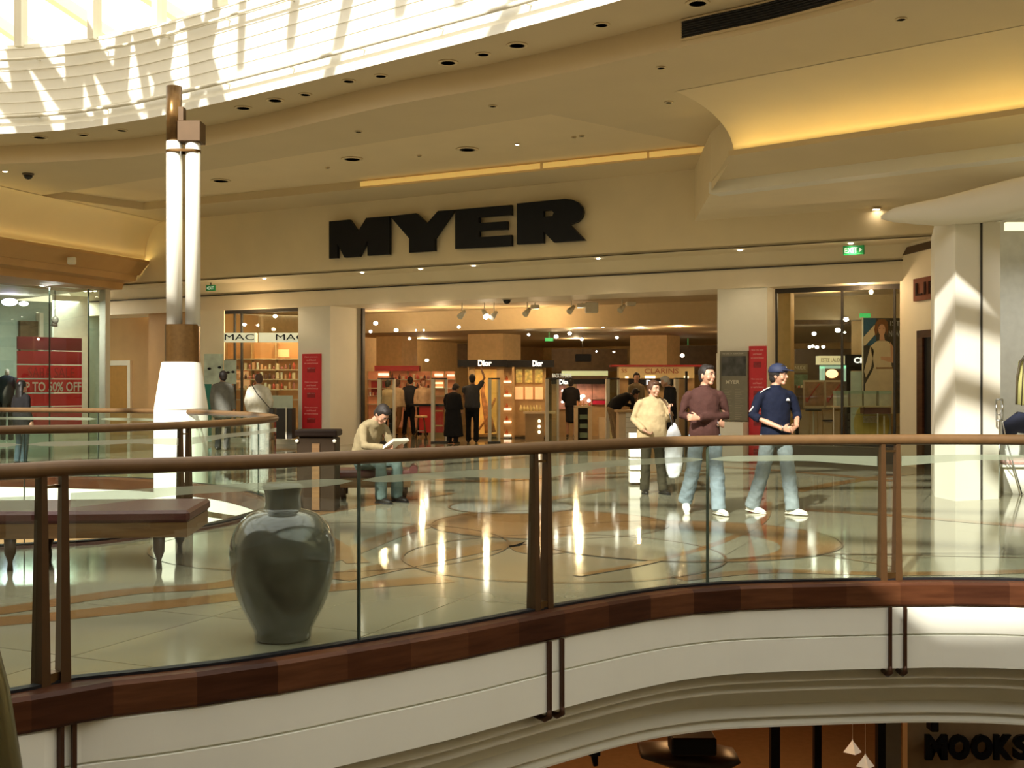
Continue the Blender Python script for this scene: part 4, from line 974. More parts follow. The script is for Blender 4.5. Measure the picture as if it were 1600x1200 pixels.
for x, y, pw in ((1010, 1150, 60), (1290, 1160, 70), (760, 1200, 40)):
    P = at(x, y, 17); lamp('POINT', (P.x, 18, -2.0), pw, (1, .55, .22), .15)
lamp('AREA', (9, 13.6, -1.5), 25, (1, .8, .55), 1.5, rot=(0, 0, 0))
# ================================================================ STORE INTERIOR
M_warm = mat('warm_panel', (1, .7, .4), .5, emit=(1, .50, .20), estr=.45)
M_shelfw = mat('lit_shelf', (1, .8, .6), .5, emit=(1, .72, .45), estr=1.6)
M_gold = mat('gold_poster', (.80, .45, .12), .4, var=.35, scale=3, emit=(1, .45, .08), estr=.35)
M_tan = mat('tan_laminate', (.55, .36, .17), .35, var=.08)
M_beig = mat('beige_laminate', (.68, .54, .36), .35, var=.06)
M_redc = mat('counter_red', (.42, .02, .02), .3)
M_pink = mat('pink_poster', (.66, .34, .28), .4, var=.3, scale=5)
M_gate = mat('gate_white', (.72, .68, .56), .35)
def wbox(mb, x0, x1, y0, y1, Y, d=.1, m=0):
    a = at(x0, y1, Y); b = at(x1, y0, Y); mb.box((a.x, Y, a.z), (b.x, Y+d, b.z), m); return mb
def fix(name, x, Y, lab, c, g=None): return empty(name, (sx(x, Y), Y, 0), lab, c, g)
def part(r, name, mt, boxes, Y, d=.1):
    for q in boxes:
        m = MB(); wbox(m, *q[:4], Y+(q[4] if len(q) > 4 else 0), q[5] if len(q) > 5 else d); o = adopt(r, m.build(name, mt))
    return o
def yz(z, Y): return 600-(z-EYE)*F/Y
# security gates
gl_ = [(592, 615), (676, 697), (765, 780), (855, 872), (950, 967), (1058, 1072)]
labs = ['leftmost', 'second', 'third', 'fourth', 'fifth', 'rightmost']
for i, (a, b_) in enumerate(gl_):
    Y = 29.3; r = fix('security_gate', (a+b_)/2, Y, labs[i]+' of the six pale security gates standing across the store entrance', 'gate', 'security gates across the entrance')
    part(r, 'post', M_gate, [(a-2.6, a+2.6, 592, 692)], Y, .35); part(r, 'post', M_gate, [(b_-1.5, b_+1.5, 592, 692)], Y+.1, .3)
    part(r, 'top_bar', M_dark, [(a-2, b_+1, 590.5, 593)], Y+.05, .25); part(r, 'glass_panel', M_gglass, [(a+2.6, b_-1.5, 594, 690)], Y+.15, .02)
    part(r, 'base', M_dark, [(a-3, b_+2, 690, yz(0, Y))], Y-.02, .4)
for x0, x1, x2, x3 in ((615, 676, 0, 0),):
    pass
# perfume stand with black header: DIOR
Y = 31.8; r = fix('perfume_stand', 800, Y, 'gold perfume stand with a black Dior header band in the middle of the store', 'display stand')
part(r, 'header', M_black, [(716, 792, 562.5, 573, -.25, .6), (790, 866, 563, 573.5, -.1, .6)], Y)
m = MB(); 
for x0, w_, yb, o in ((747, 21, 572, -.28), (832, 16, 572.5, -.13)):
    text(m, 'Dior', sx(x0+w_, Y)-sx(x0, Y), at(x0, yb, Y+o), (1,0,0), UP, .02, bold=.03, height=.165)
adopt(r, m.build('header_letters', mat('sign_glow', (1, 1, .95), .4, emit=(1, .95, .85), estr=1.3)))
part(r, 'carcass', M_tan, [(733, 853, 573, 680, .12, .5), (733, 742, 573, 690, -.1, .4), (776, 787, 573, 690, -.1, .4), (800, 804, 573, 690, -.1, .4)], Y)
part(r, 'plinth', M_dark, [(733, 853, 684, yz(0, Y), -.1, .5)], Y)
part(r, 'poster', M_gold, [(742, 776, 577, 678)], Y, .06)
m = MB(); m.loft([at(766, 676, Y-.02), at(763, 655, Y-.02), at(757, 630, Y-.02), at(754, 612, Y-.02), at(757, 598, Y-.02)], [(.16, .02), (.12, .02), (.07, .02), (.05, .02), (.03, .02)]); m.tube([at(745, 675, Y-.02), at(760, 655, Y-.03), at(774, 622, Y-.02)], .03, 8)
adopt(r, m.build('poster_figure', mat('poster_copper', (.62, .28, .10), .5, var=.4, scale=8)))
part(r, 'glass_door', M_gold, [(768, 777, 594, 677, -.02, .03)], Y)
part(r, 'lit_shelf', M_shelfw, [(787, 799, y, y+3, .0, .2) for y in (595, 616.5, 638, 658, 679)], Y)
for k, y in enumerate((595, 616.5, 638, 658, 679)):
    m = MB(); P = at(792, y, Y+.08); m.lathe([(.035, 0), (.04, .06), (.02, .10), (.015, .14)], P, 10); tag(m.build('perfume_bottle', mat('bottle_amber', (.5, .12, .04), .2)), 'small amber perfume bottle on the '+ORD[k]+' lit shelf from the top of the gold stand', 'bottle', 'bottles on the gold stand')
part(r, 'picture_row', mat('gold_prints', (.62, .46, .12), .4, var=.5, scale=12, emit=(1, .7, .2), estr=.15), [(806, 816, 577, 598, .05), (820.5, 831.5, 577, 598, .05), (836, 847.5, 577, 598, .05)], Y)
part(r, 'lit_niche', M_warm, [(805, 817.5, 604.5, 624, .05), (820.5, 832.5, 604.5, 624, .05), (836, 848, 604.5, 624, .05)], Y)
r = fix('perfume_counter', 836, 30.6, 'tan counter with three round lights in front of the gold perfume stand', 'counter')
part(r, 'body', mat('counter_tan', (.36, .24, .12), .4), [(821, 850, 646, 690)], 30.6, .6); part(r, 'worktop', M_beig, [(818, 868, 643, 646.5, -.05, .7)], 30.6)
m = MB()
for y in (658, 666.5, 675): m.ell(at(842.5, y, 30.58), (.035, .02, .045))
adopt(r, m.build('round_light', mat('soft_glow', (1, .9, .7), .5, emit=(1, .85, .6), estr=3)))
for k in range(7):
    P = at(814+k*5, 643, 30.8); m = MB(); m.lathe([(.03, 0), (.045, .05), (.03, .12), (.012, .13), (.012, .17)], P, 10); tag(m.build('gift_bottle', mat('bottle_clear', (.75, .62, .30), .15)), ORD[k]+' from the left of the small gold bottles on the tan perfume counter', 'bottle', 'bottles on the perfume counter')
# red counter and pink lit shelving on the left
Y = 34.7; r = fix('cosmetics_bay', 640, Y, 'pink lit cosmetics shelving with a dark red header, left part of the store', 'display stand')
part(r, 'header', M_redc, [(585, 655, 571.5, 579.5, -.2, .5)], Y)
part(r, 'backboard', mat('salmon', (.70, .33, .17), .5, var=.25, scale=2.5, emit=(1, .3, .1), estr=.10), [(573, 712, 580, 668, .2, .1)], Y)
part(r, 'upright', M_tan, [(x, x+1.6, 580, 680, .0, .3) for x in (573, 608, 636, 673, 694, 710)], Y)
part(r, 'shelf', M_beig, [(574, 711, y, y+1.4, -.05, .35) for y in (592.5, 606, 618, 631)], Y)
part(r, 'lit_panel', M_shelfw, [(591, 607, 583, 587, .12), (679, 692, 584, 588, .12), (680, 692, 597, 600, .12), (680, 692, 604, 607, .12), (699, 711, 585, 588, .12)], Y)
part(r, 'red_panel', M_redc, [(580, 607, 596, 620, .15)], Y)
cols = [(.70, .12, .08), (.78, .62, .4), (.14, .06, .04), (.75, .40, .22), (.55, .2, .18), (.8, .75, .6)]
for i, c in enumerate(cols): mat('pack_%d' % i, c, .35)
cn = ['red', 'cream', 'dark brown', 'peach', 'rose', 'white']
def packs(x0, x1, y, Y, n, where, grp, hmin=.08, hmax=.2):
    for k in range(n):
        i = random.randrange(6); w = (sx(x1, Y)-sx(x0, Y))/n; x = sx(x0, Y)+w*(k+.5); h = random.uniform(hmin, hmax); z = EYE-(y-600)/F*Y
        m = MB(); hw = w*random.uniform(.22, .36)
        if i % 2: m.bev((x-hw, Y-.02, z), (x+hw, Y+.06, z+h), .006)
        else: m.lathe([(hw, 0), (hw, h*.7), (hw*.4, h*.8), (hw*.4, h)], (x, Y+.02, z), 10)
        tag(m.build('cosmetics_box' if i % 2 else 'cosmetics_jar', MATS['pack_%d' % i]), '%s cosmetics pack, %s from the left %s' % (cn[i], ORD[k], where), 'cosmetics', grp)
for y, w_ in ((592.5, 'top'), (606, 'middle'), (618, 'lower')): packs(610, 672, y, Y-.0, 11, 'on the '+w_+' pink lit shelf', 'packs on the pink shelving')
packs(576, 590, 618, Y, 3, 'beside the pink lit shelves', 'packs on the pink shelving')
r = fix('red_counter', 668, 31.2, 'low red cosmetics counter with a dark top near the left store gates', 'counter')
part(r, 'body', M_redc, [(655, 692, 634, 676)], 31.2, .6); part(r, 'worktop', M_black, [(640, 693, 631.5, 634.5, -.05, .7)], 31.2); part(r, 'band', M_tan, [(678, 692, 641, 643, -.01), (678, 692, 664, 666, -.01)], 31.2)
r = fix('bar_stool', 658, 30.7, 'black and chrome bar stool in front of the red counter', 'stool')
m = MB(); p = Vector((sx(658, 30.7), 30.7, 0)); m.lathe([(.16, .60), (.17, .63), (.16, .66)], p, 16); adopt(r, m.build('seat', M_tan))
for k in range(4): m = MB(); a = PI/4+k*PI/2; m.tube([p+Vector((.10*math.cos(a), .10*math.sin(a), .6)), p+Vector((.20*math.cos(a), .20*math.sin(a), .0))], .014, 6); adopt(r, m.build('leg', M_brown))
m = MB(); m.tube([p+Vector((.15*math.cos(k*PI/6), .15*math.sin(k*PI/6), .25)) for k in range(12)], .01, 6, closed=True); adopt(r, m.build('foot_ring', MATS['chrome']))
# second black-headed stand, right of the middle
Y = 33.2; r = fix('makeup_stand', 905, Y, 'make-up stand with a second black Dior header and pink face posters', 'display stand')
part(r, 'header', M_black, [(862, 950, 592, 600, -.1, .5), (984, 1000, 592, 601, -.1, .4), (1000, 1058, 593, 602, -.1, .4)], Y)
m = MB(); text(m, 'Dior', sx(890, Y)-sx(874, Y), at(874, 600.5, Y-.13), (1,0,0), UP, .02, bold=.03, height=.14); text(m, 'Dior', sx(1032, Y)-sx(1010, Y), at(1010, 601.5, Y-.13), (1,0,0), UP, .02, bold=.03, height=.14); adopt(r, m.build('header_letters', MATS['sign_glow']))
part(r, 'backboard', M_tan, [(862, 950, 600, 690, .2), (985, 1060, 602, 690, .2)], Y)
part(r, 'face_poster', M_pink, [(926, 948, 596, 624, .1), (901, 925, 598, 632, .12), (872, 884, 602, 640, .12)], Y); part(r, 'red_band', mat('magenta', (.70, .02, .08), .4), [(926, 948, 626, 632, .08)], Y)
m = MB()
for x, y, w_ in ((880, 611, .05), (898.5, 610, .05), (879, 628, .04), (905, 622, .10), (911, 619, .06), (920, 626, .05)): m.ell(at(x, y, Y-.2), (w_, .03, w_*.8))
adopt(r, m.build('lamp_globe', mat('warm_bulb', (1, .9, .8), .5, emit=(1, .78, .55), estr=9)))
r = fix('backlit_sign', 908, 34.8, 'narrow pale green lit fascia with dim lettering behind the make-up stand', 'sign')
part(r, 'light_box', mat('greenish_glow', (.7, .8, .5), .5, emit=(.72, .78, .38), estr=.45), [(878, 950, 579.5, 587)], 34.8, .3); part(r, 'base_board', M_ind, [(868, 950, 587, 592)], 34.8, .3)
m = MB(); text(m, 'BACK TO DIOR', sx(893, 34.8)-sx(863, 34.8), at(863, 590, 34.6), (1,0,0), UP, .02, height=.12); adopt(r, m.build('lettering', mat('soft_white', (.9, .9, .8), .5, emit=(1, 1, .8), estr=.6)))
# glass topped display with coloured drawers
Yg = 30.8; r = fix('glass_display', 911, Yg, 'tall glass-topped display case with green drawers', 'display case')
part(r, 'frame', M_beig, [(898, 903, 636, 690), (919, 925, 636, 690), (898, 925, 634, 637)], Yg, .5)
part(r, 'drawer', mat('drawer_green', (.25, .36, .26), .4), [(906, 918, 648, 655), (906, 918, 662, 669), (906, 918, 676, 684)], Yg+.1, .3); part(r, 'back', M_dark, [(903, 920, 637, 690)], Yg+.3, .1)
packs(900, 924, 634, Yg+.1, 5, 'on top of the glass display case', 'packs on the glass display case', .05, .14)
# gold fascia: CLARINS
Yk = 34.0; r = fix('skincare_stand', 1030, Yk, 'gold fascia stand lettered CLARINS with a dark red roof line', 'display stand')
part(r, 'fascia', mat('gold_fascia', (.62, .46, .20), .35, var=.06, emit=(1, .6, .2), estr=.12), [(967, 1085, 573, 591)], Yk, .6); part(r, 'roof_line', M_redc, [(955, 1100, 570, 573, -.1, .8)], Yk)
part(r, 'lower_body', M_tan, [(967, 1085, 591, 690, .3, .4)], Yk); part(r, 'glow_lamp', mat('warm_bulb2', (1, .9, .6), .5, emit=(1, .85, .5), estr=2.2), [(1008, 1024, 587, 591, -.02), (977, 982, 588, 591, -.02), (1069, 1076, 587.5, 591, -.02)], Yk)
m = MB(); text(m, 'CLARINS', sx(1060, Yk)-sx(1007, Yk), at(1007, 583.5, Yk-.03), (1,0,0), UP, .02, height=.15); text(m, 'SS', .16, at(971, 582, Yk-.03), (1,0,0), UP, .02, height=.11)
adopt(r, m.build('lettering', mat('copper_text', (.45, .13, .05), .4)))
# white sales counter
Yw = 27.6; r = fix('sales_counter', 990, Yw, 'white panelled sales counter behind the woman in the beige sweater', 'counter')
part(r, 'front_panel', M_pill, [(978, 1000, 643, 692)], Yw, .7); part(r, 'side_panel', M_beig, [(967, 978, 645, 692)], Yw+.05, .7); part(r, 'worktop', M_tan, [(964, 1003, 641, 644.5)], Yw-.05, .8)
m = MB()
for y in (652, 660, 668, 676): wbox(m, 978, 1000, y, y+.6, Yw-.012, .02)
adopt(r, m.build('panel_joints', mat('joint_grey', (.35, .3, .22), .5)))
r = fix('tan_partition', 955, 32, 'tan low partition behind the bending shopper', 'partition'); part(r, 'board', M_beig, [(936, 966, 652, 690)], 32, .1); part(r, 'edge', M_tan, [(950, 951.5, 652, 690, -.01)], 32)
# dark glass doors behind woman
r = fix('inner_doorframe', 1066, 28.2, 'dark glazed door leaf folded back at the right side of the store entrance', 'door'); part(r, 'frame', M_dark, [(1071, 1074.5, 580, 700), (1048, 1050, 592, 700)], 28.2, .08); part(r, 'leaf', M_tan, [(1061, 1070, 592, 700)], 28.3, .08)
r = fix('side_post', 1122, 22.9, 'pale slim post at the right edge of the entrance opening', 'post'); part(r, 'post', M_gate, [(1120.5, 1124, 552, 660)], 22.9, .08)
# ---- MAC window, left
Y = 28.6
for i, (x0, x1, tx0, tx1, lab) in enumerate(((350, 399, 351, 397, 'left'), (404, 470, 431, 477, 'right'))):
    r = fix('brand_sign', (x0+x1)/2, Y, lab+' of two pale light boxes lettered MAC in the left display window', 'sign')
    part(r, 'light_box', mat('cream_glow', (.8, .8, .62), .5, emit=(.9, .9, .6), estr=.4), [(x0, x1, 520, 534.5)], Y, .25)
    m = MB(); text(m, 'MAC', sx(tx1, Y)-sx(tx0, Y), at(tx0, 531.5, Y-.02), (1,0,0), UP, .01, height=.15); adopt(r, m.build('lettering', M_black))
r = fix('make_up_shelving', 410, 30.2, 'wooden shelves of make-up behind the left display window', 'shelves')
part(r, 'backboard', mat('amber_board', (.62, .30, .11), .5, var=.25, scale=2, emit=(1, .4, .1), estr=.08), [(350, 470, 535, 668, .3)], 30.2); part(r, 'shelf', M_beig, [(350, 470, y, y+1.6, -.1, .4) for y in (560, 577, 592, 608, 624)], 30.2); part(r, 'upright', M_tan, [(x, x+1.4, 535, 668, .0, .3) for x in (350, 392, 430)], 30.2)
part(r, 'lit_panel', M_warm, [(368, 390, 594, 606, .25), (432, 452, 546, 558, .25), (355, 388, 580, 590, .25)], 30.2)
for y, w_ in ((577, 'top'), (592, 'middle'), (608, 'lower')): packs(368, 462, y, 30.15, 15, 'on the '+w_+' left window shelf', 'packs on the left window shelves')
r = fix('cosmetics_cabinet', 445, 28.0, 'dark glazed cosmetics cabinet with a pale panel in the left window', 'cabinet'); part(r, 'body', M_dark, [(428, 456, 638, 686)], 28.0, .5); part(r, 'panel', mat('frost_panel', (.50, .58, .48), .3), [(423, 457, 618, 638)], 28.0, .05); part(r, 'post', M_gate, [(446, 448, 636, 686, -.03)], 28.0, .05)
r = fix('face_posters', 335, 28.3, 'pair of pale green close-up eye posters in the left display window', 'poster')
part(r, 'sheet', mat('mint_poster', (.50, .60, .50), .4, var=.25, scale=5), [(319, 348, 553, 600), (350, 369, 563, 600)], 28.3, .03); part(r, 'teal_panel', mat('teal', (.03, .22, .17), .3), [(318, 330, 600, 690)], 28.3, .05)
m = MB()
for x, y in ((327, 576), (343, 574), (356, 582), (364, 581)): m.ell(at(x, y, 28.27), (.045, .02, .03))
adopt(r, m.build('printed_eye', M_black))
r = fix('window_partition', 331, 28.9, 'plain beige partition in the left display window', 'partition'); part(r, 'board', M_lint, [(300, 350, 485, 690)], 28.9, .08)
# ---- right display window
r = fix('fashion_poster', 1375, 23.2, 'tall poster of a woman in a cream dress hanging in the right display window', 'poster'); Y = 23.2
part(r, 'board', mat('poster_dark', (.035, .03, .03), .4, var=.8, scale=5), [(1349, 1412, 497, 646)], Y, .04); part(r, 'blue_sky', mat('poster_blue', (.02, .09, .18), .4, var=.2), [(1349, 1369, 497, 540, -.004)], Y, .01)
part(r, 'bar', M_gate, [(1348, 1349.2, 495, 646, -.01)], Y, .06)
M_dr = mat('dress_cream', (.70, .56, .40), .6, var=.06); M_psk = mat('poster_skin', (.66, .36, .24), .5)
def pp(x, y): return at(x, y, Y-.012)
m = MB(); m.prism([[pp(*q) for q in ((1360,541),(1370,533),(1379,531),(1389,534),(1393,541),(1393,571),(1396,580),(1398,605),(1399,646),(1351,646),(1352,600),(1363,580),(1366,572))]], (0, .006, 0))
m.prism([[pp(*q) for q in ((1349,527),(1366,508),(1371,510),(1370,520),(1352,540),(1349,540))]], (0, .006, 0)); m.prism([[pp(*q) for q in ((1360,541),(1366,548),(1361,575),(1353,590),(1350,580))]], (0, .006, 0)); adopt(r, m.build('printed_dress', M_dr))
m = MB(); m.prism([[at(1378+5.6*math.cos(a*PI/8), 515.5+9*math.sin(a*PI/8), Y-.02) for a in range(16)]], (0, .006, 0)); m.prism([[pp(*q) for q in ((1375,523),(1381,523),(1383,533),(1374,533))]], (0, .008, 0)); m.prism([[at(*q, Y-.02) for q in ((1391,534),(1400,550),(1399,568),(1377,562),(1376,557),(1392,558))]], (0, .006, 0)); adopt(r, m.build('printed_skin', M_psk))
m = MB(); m.prism([[at(*q, Y-.016) for q in ((1368,505),(1373,499),(1382,498),(1387,503),(1388,514),(1386,524),(1384,512),(1379,506),(1373,507),(1371,520),(1368,526),(1366,515))]], (0, .004, 0)); m.prism([[at(*q, Y-.02) for q in ((1369,574),(1398,574),(1398,576),(1369,576))]], (0, .004, 0)); adopt(r, m.build('printed_hair', mat('hair_print', (.22, .08, .03), .5)))
m = MB()
for (x, y) in ((1374.5, 513.5), (1381, 513)): m.ell(at(x, y, Y-.024), (.012, .003, .008))
adopt(r, m.build('printed_eyes', M_black))
m = MB(); text(m, 'NOW', .26, at(1389, 526, Y-.014), (1,0,0), UP, .004, height=.12); text(m, 'IST', .2, at(1391, 509, Y-.014), (1,0,0), UP, .004, height=.1); adopt(r, m.build('printed_words', mat('grey_print', (.45, .45, .45), .5)))
r = fix('glass_shelf', 1350, 22.4, 'glass shelf table in the right display window', 'table'); Y = 22.4
part(r, 'shelf', mat('shelf_edge', (.62, .50, .30), .3), [(1300, 1395, 634.5, 636)], Y, .4); part(r, 'leg', M_gate, [(1302, 1303.2, 636, 716), (1371, 1372.5, 646, 716), (1381, 1382.5, 650, 716)], Y, .03); part(r, 'lower_shelf', M_glass, [(1340, 1395, 647, 648.5, .1)], Y, .4)
for k, (x0, x1) in enumerate(((1307, 1325), (1329, 1347), (1350, 1369), (1374, 1393))):
    r = fix('gift_box', (x0+x1)/2, Y+.1, ['leftmost', 'second', 'third', 'rightmost'][k]+' of four pale green gift boxes on the glass shelf', 'box', 'gift boxes on the glass shelf'); part(r, 'box', mat('giftbox', (.60, .58, .45), .4, var=.1), [(x0, x1, 615, 634.2)], Y+.1, .22); part(r, 'lid', mat('giftlid', (.38, .50, .38), .4), [(x0-.5, x1+.5, 611, 615, -.01)], Y+.1, .24)
r = fix('round_poster', 1360, 23.0, 'white panel with a yellow circle standing low in the right display window', 'poster'); part(r, 'panel', mat('pale_blue', (.62, .72, .66), .4), [(1330, 1392, 580, 706)], 23.4, .05)
m = MB(); c = at(1362, 663, 23.36); m.prism([[c+Vector((.36*math.cos(a*PI/16), 0, .47*math.sin(a*PI/16))) for a in range(32)]], (0, .03, 0)); adopt(r, m.build('yellow_circle', mat('lemon', (.66, .55, .12), .4, var=.1)))
m = MB(); wbox(m, 1349, 1372, 650, 661, 23.32, .03); adopt(r, m.build('printed_label', mat('label_cream', (.75, .7, .5), .4, var=.2, scale=30)))
r = fix('counter_block', 1372, 22.8, 'small maroon block under the glass shelf in the right window', 'block'); part(r, 'block', mat('maroon_block', (.20, .07, .06), .4), [(1350, 1392, 637, 646.5)], 22.55, .25)
for k, (x0, x1) in enumerate(((1258, 1287), (1291, 1317))):
    r = fix('display_case', (x0+x1)/2, 24.0, ('left' if k == 0 else 'right')+' of two brown framed print panels in the right display window', 'display case', 'brown framed panels in the right window')
    part(r, 'frame', M_beig, [(x0-1.5, x1+1.5, 594, 638)], 24.0, .1); part(r, 'print', mat('brown_print', (.38, .20, .11), .4, var=.3, scale=9), [(x0, x1, 597, 634, -.01)], 24.0)
    m = MB(); m.tube([at(x0+4, 626, 23.97), at(x0+14, 610, 23.97), at(x0+22, 600, 23.97)], .014, 6); m.ell(at(x0+3, 625, 23.97), (.035, .01, .05)); adopt(r, m.build('printed_flower', mat('flower_red', (.42, .05, .03), .5)))
r = fix('folding_screen', 1280, 24.3, 'row of narrow beige boards behind the right display window', 'screen')
part(r, 'board', M_beig, [(1250, 1265, 642, 716), (1266.5, 1277, 642, 716), (1279, 1285, 642, 716), (1287, 1300, 642, 716), (1302, 1312, 642, 716)], 24.3, .06); part(r, 'gap', M_dark, [(1243, 1248, 620, 716), (1286, 1303, 656, 658.5, -.02)], 24.3, .05)
r = fix('round_table', 1271, 23.5, 'small dark round table top among the boards in the right window', 'table'); m = MB(); m.lathe([(.16, 0), (.17, .03), (.1, .05)], at(1271, 642, 23.5), 18); adopt(r, m.build('top', M_dark)); m = MB(); m.tube([at(1271, 641, 23.5), (at(1271, 642, 23.5).x, 23.5, .0)], .015, 8); adopt(r, m.build('stem', M_gate))
Y = 26.2; r = fix('makeup_counter', 1300, Y, 'mint green lit make-up unit under a cream ESTEE LAUDER fascia', 'display stand')
part(r, 'fascia', mat('estee_glow', (.8, .75, .5), .5, emit=(1, .9, .5), estr=.45), [(1280, 1320, 556, 569.5)], Y, .3); part(r, 'frame', mat('mint_glow', (.5, .7, .55), .4, emit=(.6, 1, .75), estr=.35), [(1284, 1289, 573, 596), (1284, 1322, 571, 576), (1318, 1322, 571, 596)], Y, .2)
part(r, 'niche', mat('niche_dark', (.10, .04, .02), .4), [(1289, 1318, 576, 596, .1)], Y); m = MB(); m.ell(at(1300, 584, Y+.05), (.14, .04, .10)); adopt(r, m.build('lit_display', mat('orange_bulb', (1, .7, .4), .5, emit=(1, .55, .25), estr=2.5)))
m = MB(); text(m, 'ESTEE LAUDER', sx(1318, Y)-sx(1283, Y), at(1283, 565.5, Y-.02), (1,0,0), UP, .01, height=.09); adopt(r, m.build('lettering', mat('gold_text', (.45, .35, .12), .4)))
r = fix('black_fascia', 1338, 26.6, 'black fascia with large white letters CHANEL partly hidden behind the tall poster', 'sign'); part(r, 'fascia', M_black, [(1321, 1405, 554, 571)], 26.6, .3); part(r, 'frame', M_black, [(1323, 1329, 571, 716), (1329, 1405, 571, 579)], 26.7, .2); m = MB(); text(m, 'CHANEL', sx(1388, 26.6)-sx(1334, 26.6), at(1334, 567.5, 26.58), (1,0,0), UP, .01, bold=.03, height=.135); adopt(r, m.build('lettering', MATS['sign_glow']))
r = fix('tinted_card', 1252, 24.9, 'small grey card reading NUDE above bottles in the right window', 'sign'); part(r, 'card', mat('card_grey', (.30, .26, .17), .4), [(1241, 1262, 569, 582)], 24.9, .04); m = MB(); text(m, 'NUDE', sx(1259, 24.9)-sx(1242, 24.9), at(1242, 577.5, 24.88), (1,0,0), UP, .01, height=.08); adopt(r, m.build('lettering', mat('card_text', (.75, .72, .6), .4))); part(r, 'shelf_unit', mat('sea_glass', (.18, .28, .20), .3, var=.4, scale=10), [(1241, 1262, 585, 606)], 24.9, .1)
packs(1241, 1262, 606, 24.7, 4, 'below the small grey card', 'packs below the grey card', .05, .12)
# ---- spotlights in the store ceiling
M_spot = mat('spot_white', (.8, .75, .62), .4)
for i, (x, y, big, lit) in enumerate(((722, 491, 1, 0), (757, 489, 1, 1), (772, 492, 1, 0), (824, 487, 1, 0), (893, 483, 1, 0), (972, 481, 1, 0))):
    Y = 27.0; P = at(x, y, Y); m = MB(); r = empty('track_spotlight', tuple(P), ('first', 'second', 'third', 'fourth', 'fifth', 'sixth')[i]+' from the left of the cream track spotlights under the lintel inside the store', 'spotlight', 'cream spotlights just inside the entrance')
    d = Vector((-.10 if not lit else .06, -.10, -.12)); m.tube([P-d*.6, P+d*.6], [.04, .075], 12); adopt(r, m.build('lamp_head', M_spot)); m = MB(); m.tube([P, (P.x, P.y, 3.5)], .012, 6); adopt(r, m.build('stem', M_spot))
    if lit: m = MB(); m.ell(P+d*.62, (.06, .04, .08)); adopt(r, m.build('lens', M_hot))
for i, (x0, x1, y0, y1) in enumerate(((829, 843, 476, 482), (902, 917, 474, 480), (979, 994, 471, 477), (915, 935, 472, 488))):
    m = MB(); P = at(x0, y1, 27.2); Q = at(x1, y0, 27.2); m.bev((P.x, 27.2, P.z), (Q.x, 27.5, Q.z), .015); m.box(((P.x+Q.x)/2-.01, 27.3, Q.z), ((P.x+Q.x)/2+.01, 27.32, 3.43)); tag(m.build('ballast_box', M_spot), ('first', 'second', 'third', 'large')[i]+' small cream box hung beside the entrance spotlights', 'box', 'cream boxes beside the entrance spotlights')
SP = [(587, 505, 1.4, 31), (579, 518, 1, 31), (619, 516, 1.3, 31.5), (640, 529, 1, 33), (717, 511, 1, 31), (650, 516, .6, 32), (662, 516, .6, 32), (667, 563, 1.4, 37), (826, 523, .9, 32), (869, 526, 1.4, 32.5), (890, 521, 1.2, 32), (909, 530, 1.1, 33), (942, 510, 1.1, 30.5), (964, 527.5, 1.1, 32.5), (932, 549, .6, 36), (959, 550, .8, 36), (1066, 555.5, 1.5, 37), (1272, 521.5, 1.2, 27), (1309, 516, 1.5, 27), (1322, 499, 1.4, 26.5), (1320, 519.5, .6, 27.2), (1265, 542, 1, 29), (1270, 541, .9, 29), (1276.5, 542.5, 1.1, 29), (1286.5, 542, 1, 29), (430, 494, 1.2, 29.2), (382, 507, 1.1, 29.2)]
def side_of(x): return 'in the left display window' if x < 470 else ('behind the right display window' if x > 1200 else 'under the store ceiling')
SP.sort(); cnt = {}
for i, (x, y, k, Y) in enumerate(SP):
    sd_ = side_of(x); cnt[sd_] = cnt.get(sd_, -1)+1
    P = at(x, y, Y); m = MB(); m.ell(P, (.042*k, .035, .034*k)); o = m.build('spotlight', M_hot)
    side = 'in the left display window' if x < 470 else ('behind the right display window' if x > 1200 else 'under the store ceiling')
    tag(o, ORD[cnt[sd_]]+' from the left of the bright spotlights glowing '+side, 'spotlight', 'glowing spotlights '+side)
for x, y, Y, pw in ((600, 545, 31.5, 150), (690, 548, 29.5, 150), (760, 545, 30.2, 120), (840, 540, 30, 150), (905, 540, 31, 150), (1000, 540, 31, 140), (1060, 545, 30, 120), (1290, 540, 24.6, 100), (1345, 520, 21.8, 110), (400, 540, 28.9, 130), (440, 520, 29.6, 110), (660, 540, 38, 200), (900, 540, 38, 200), (1150, 540, 33, 120)):  # the nearest right-window lamp is added to brighten that display
    P = at(x, y, Y); lamp('POINT', (P.x, Y, 3.3 if Y < 26 else 2.9), pw*.30, (1, .70, .38), .04)
for x, y, Y in ((858, 530.5, 33.5), (1075, 559, 38), (1352, 493, 25.5)):
    P = at(x, y, Y); m = MB(); m.bev((P.x-.12, Y, P.z-.05), (P.x+.12, Y+.04, P.z+.05), .01); m.box((P.x-.005, Y+.01, P.z), (P.x+.005, Y+.02, 3.0)); tag(m.build('inner_exit_sign', mat('exit_dim', (.05, .4, .1), .4, emit=(.1, .8, .2), estr=.5)), 'tiny green exit sign '+{858: 'hanging deep in the middle of the store', 1075: 'far back at the right of the store', 1352: 'above the tall fashion poster'}[x], 'sign')
m = MB(); P = at(911, 559, 36); m.bev((sx(899, 36), 36, P.z-.12), (sx(924, 36), 36.3, P.z+.12), .02); m.box((P.x-.01, 36.1, P.z), (P.x+.01, 36.12, 3.0)); tag(m.build('hanging_monitor', M_black), 'black monitor hanging from the ceiling deep in the store', 'monitor')

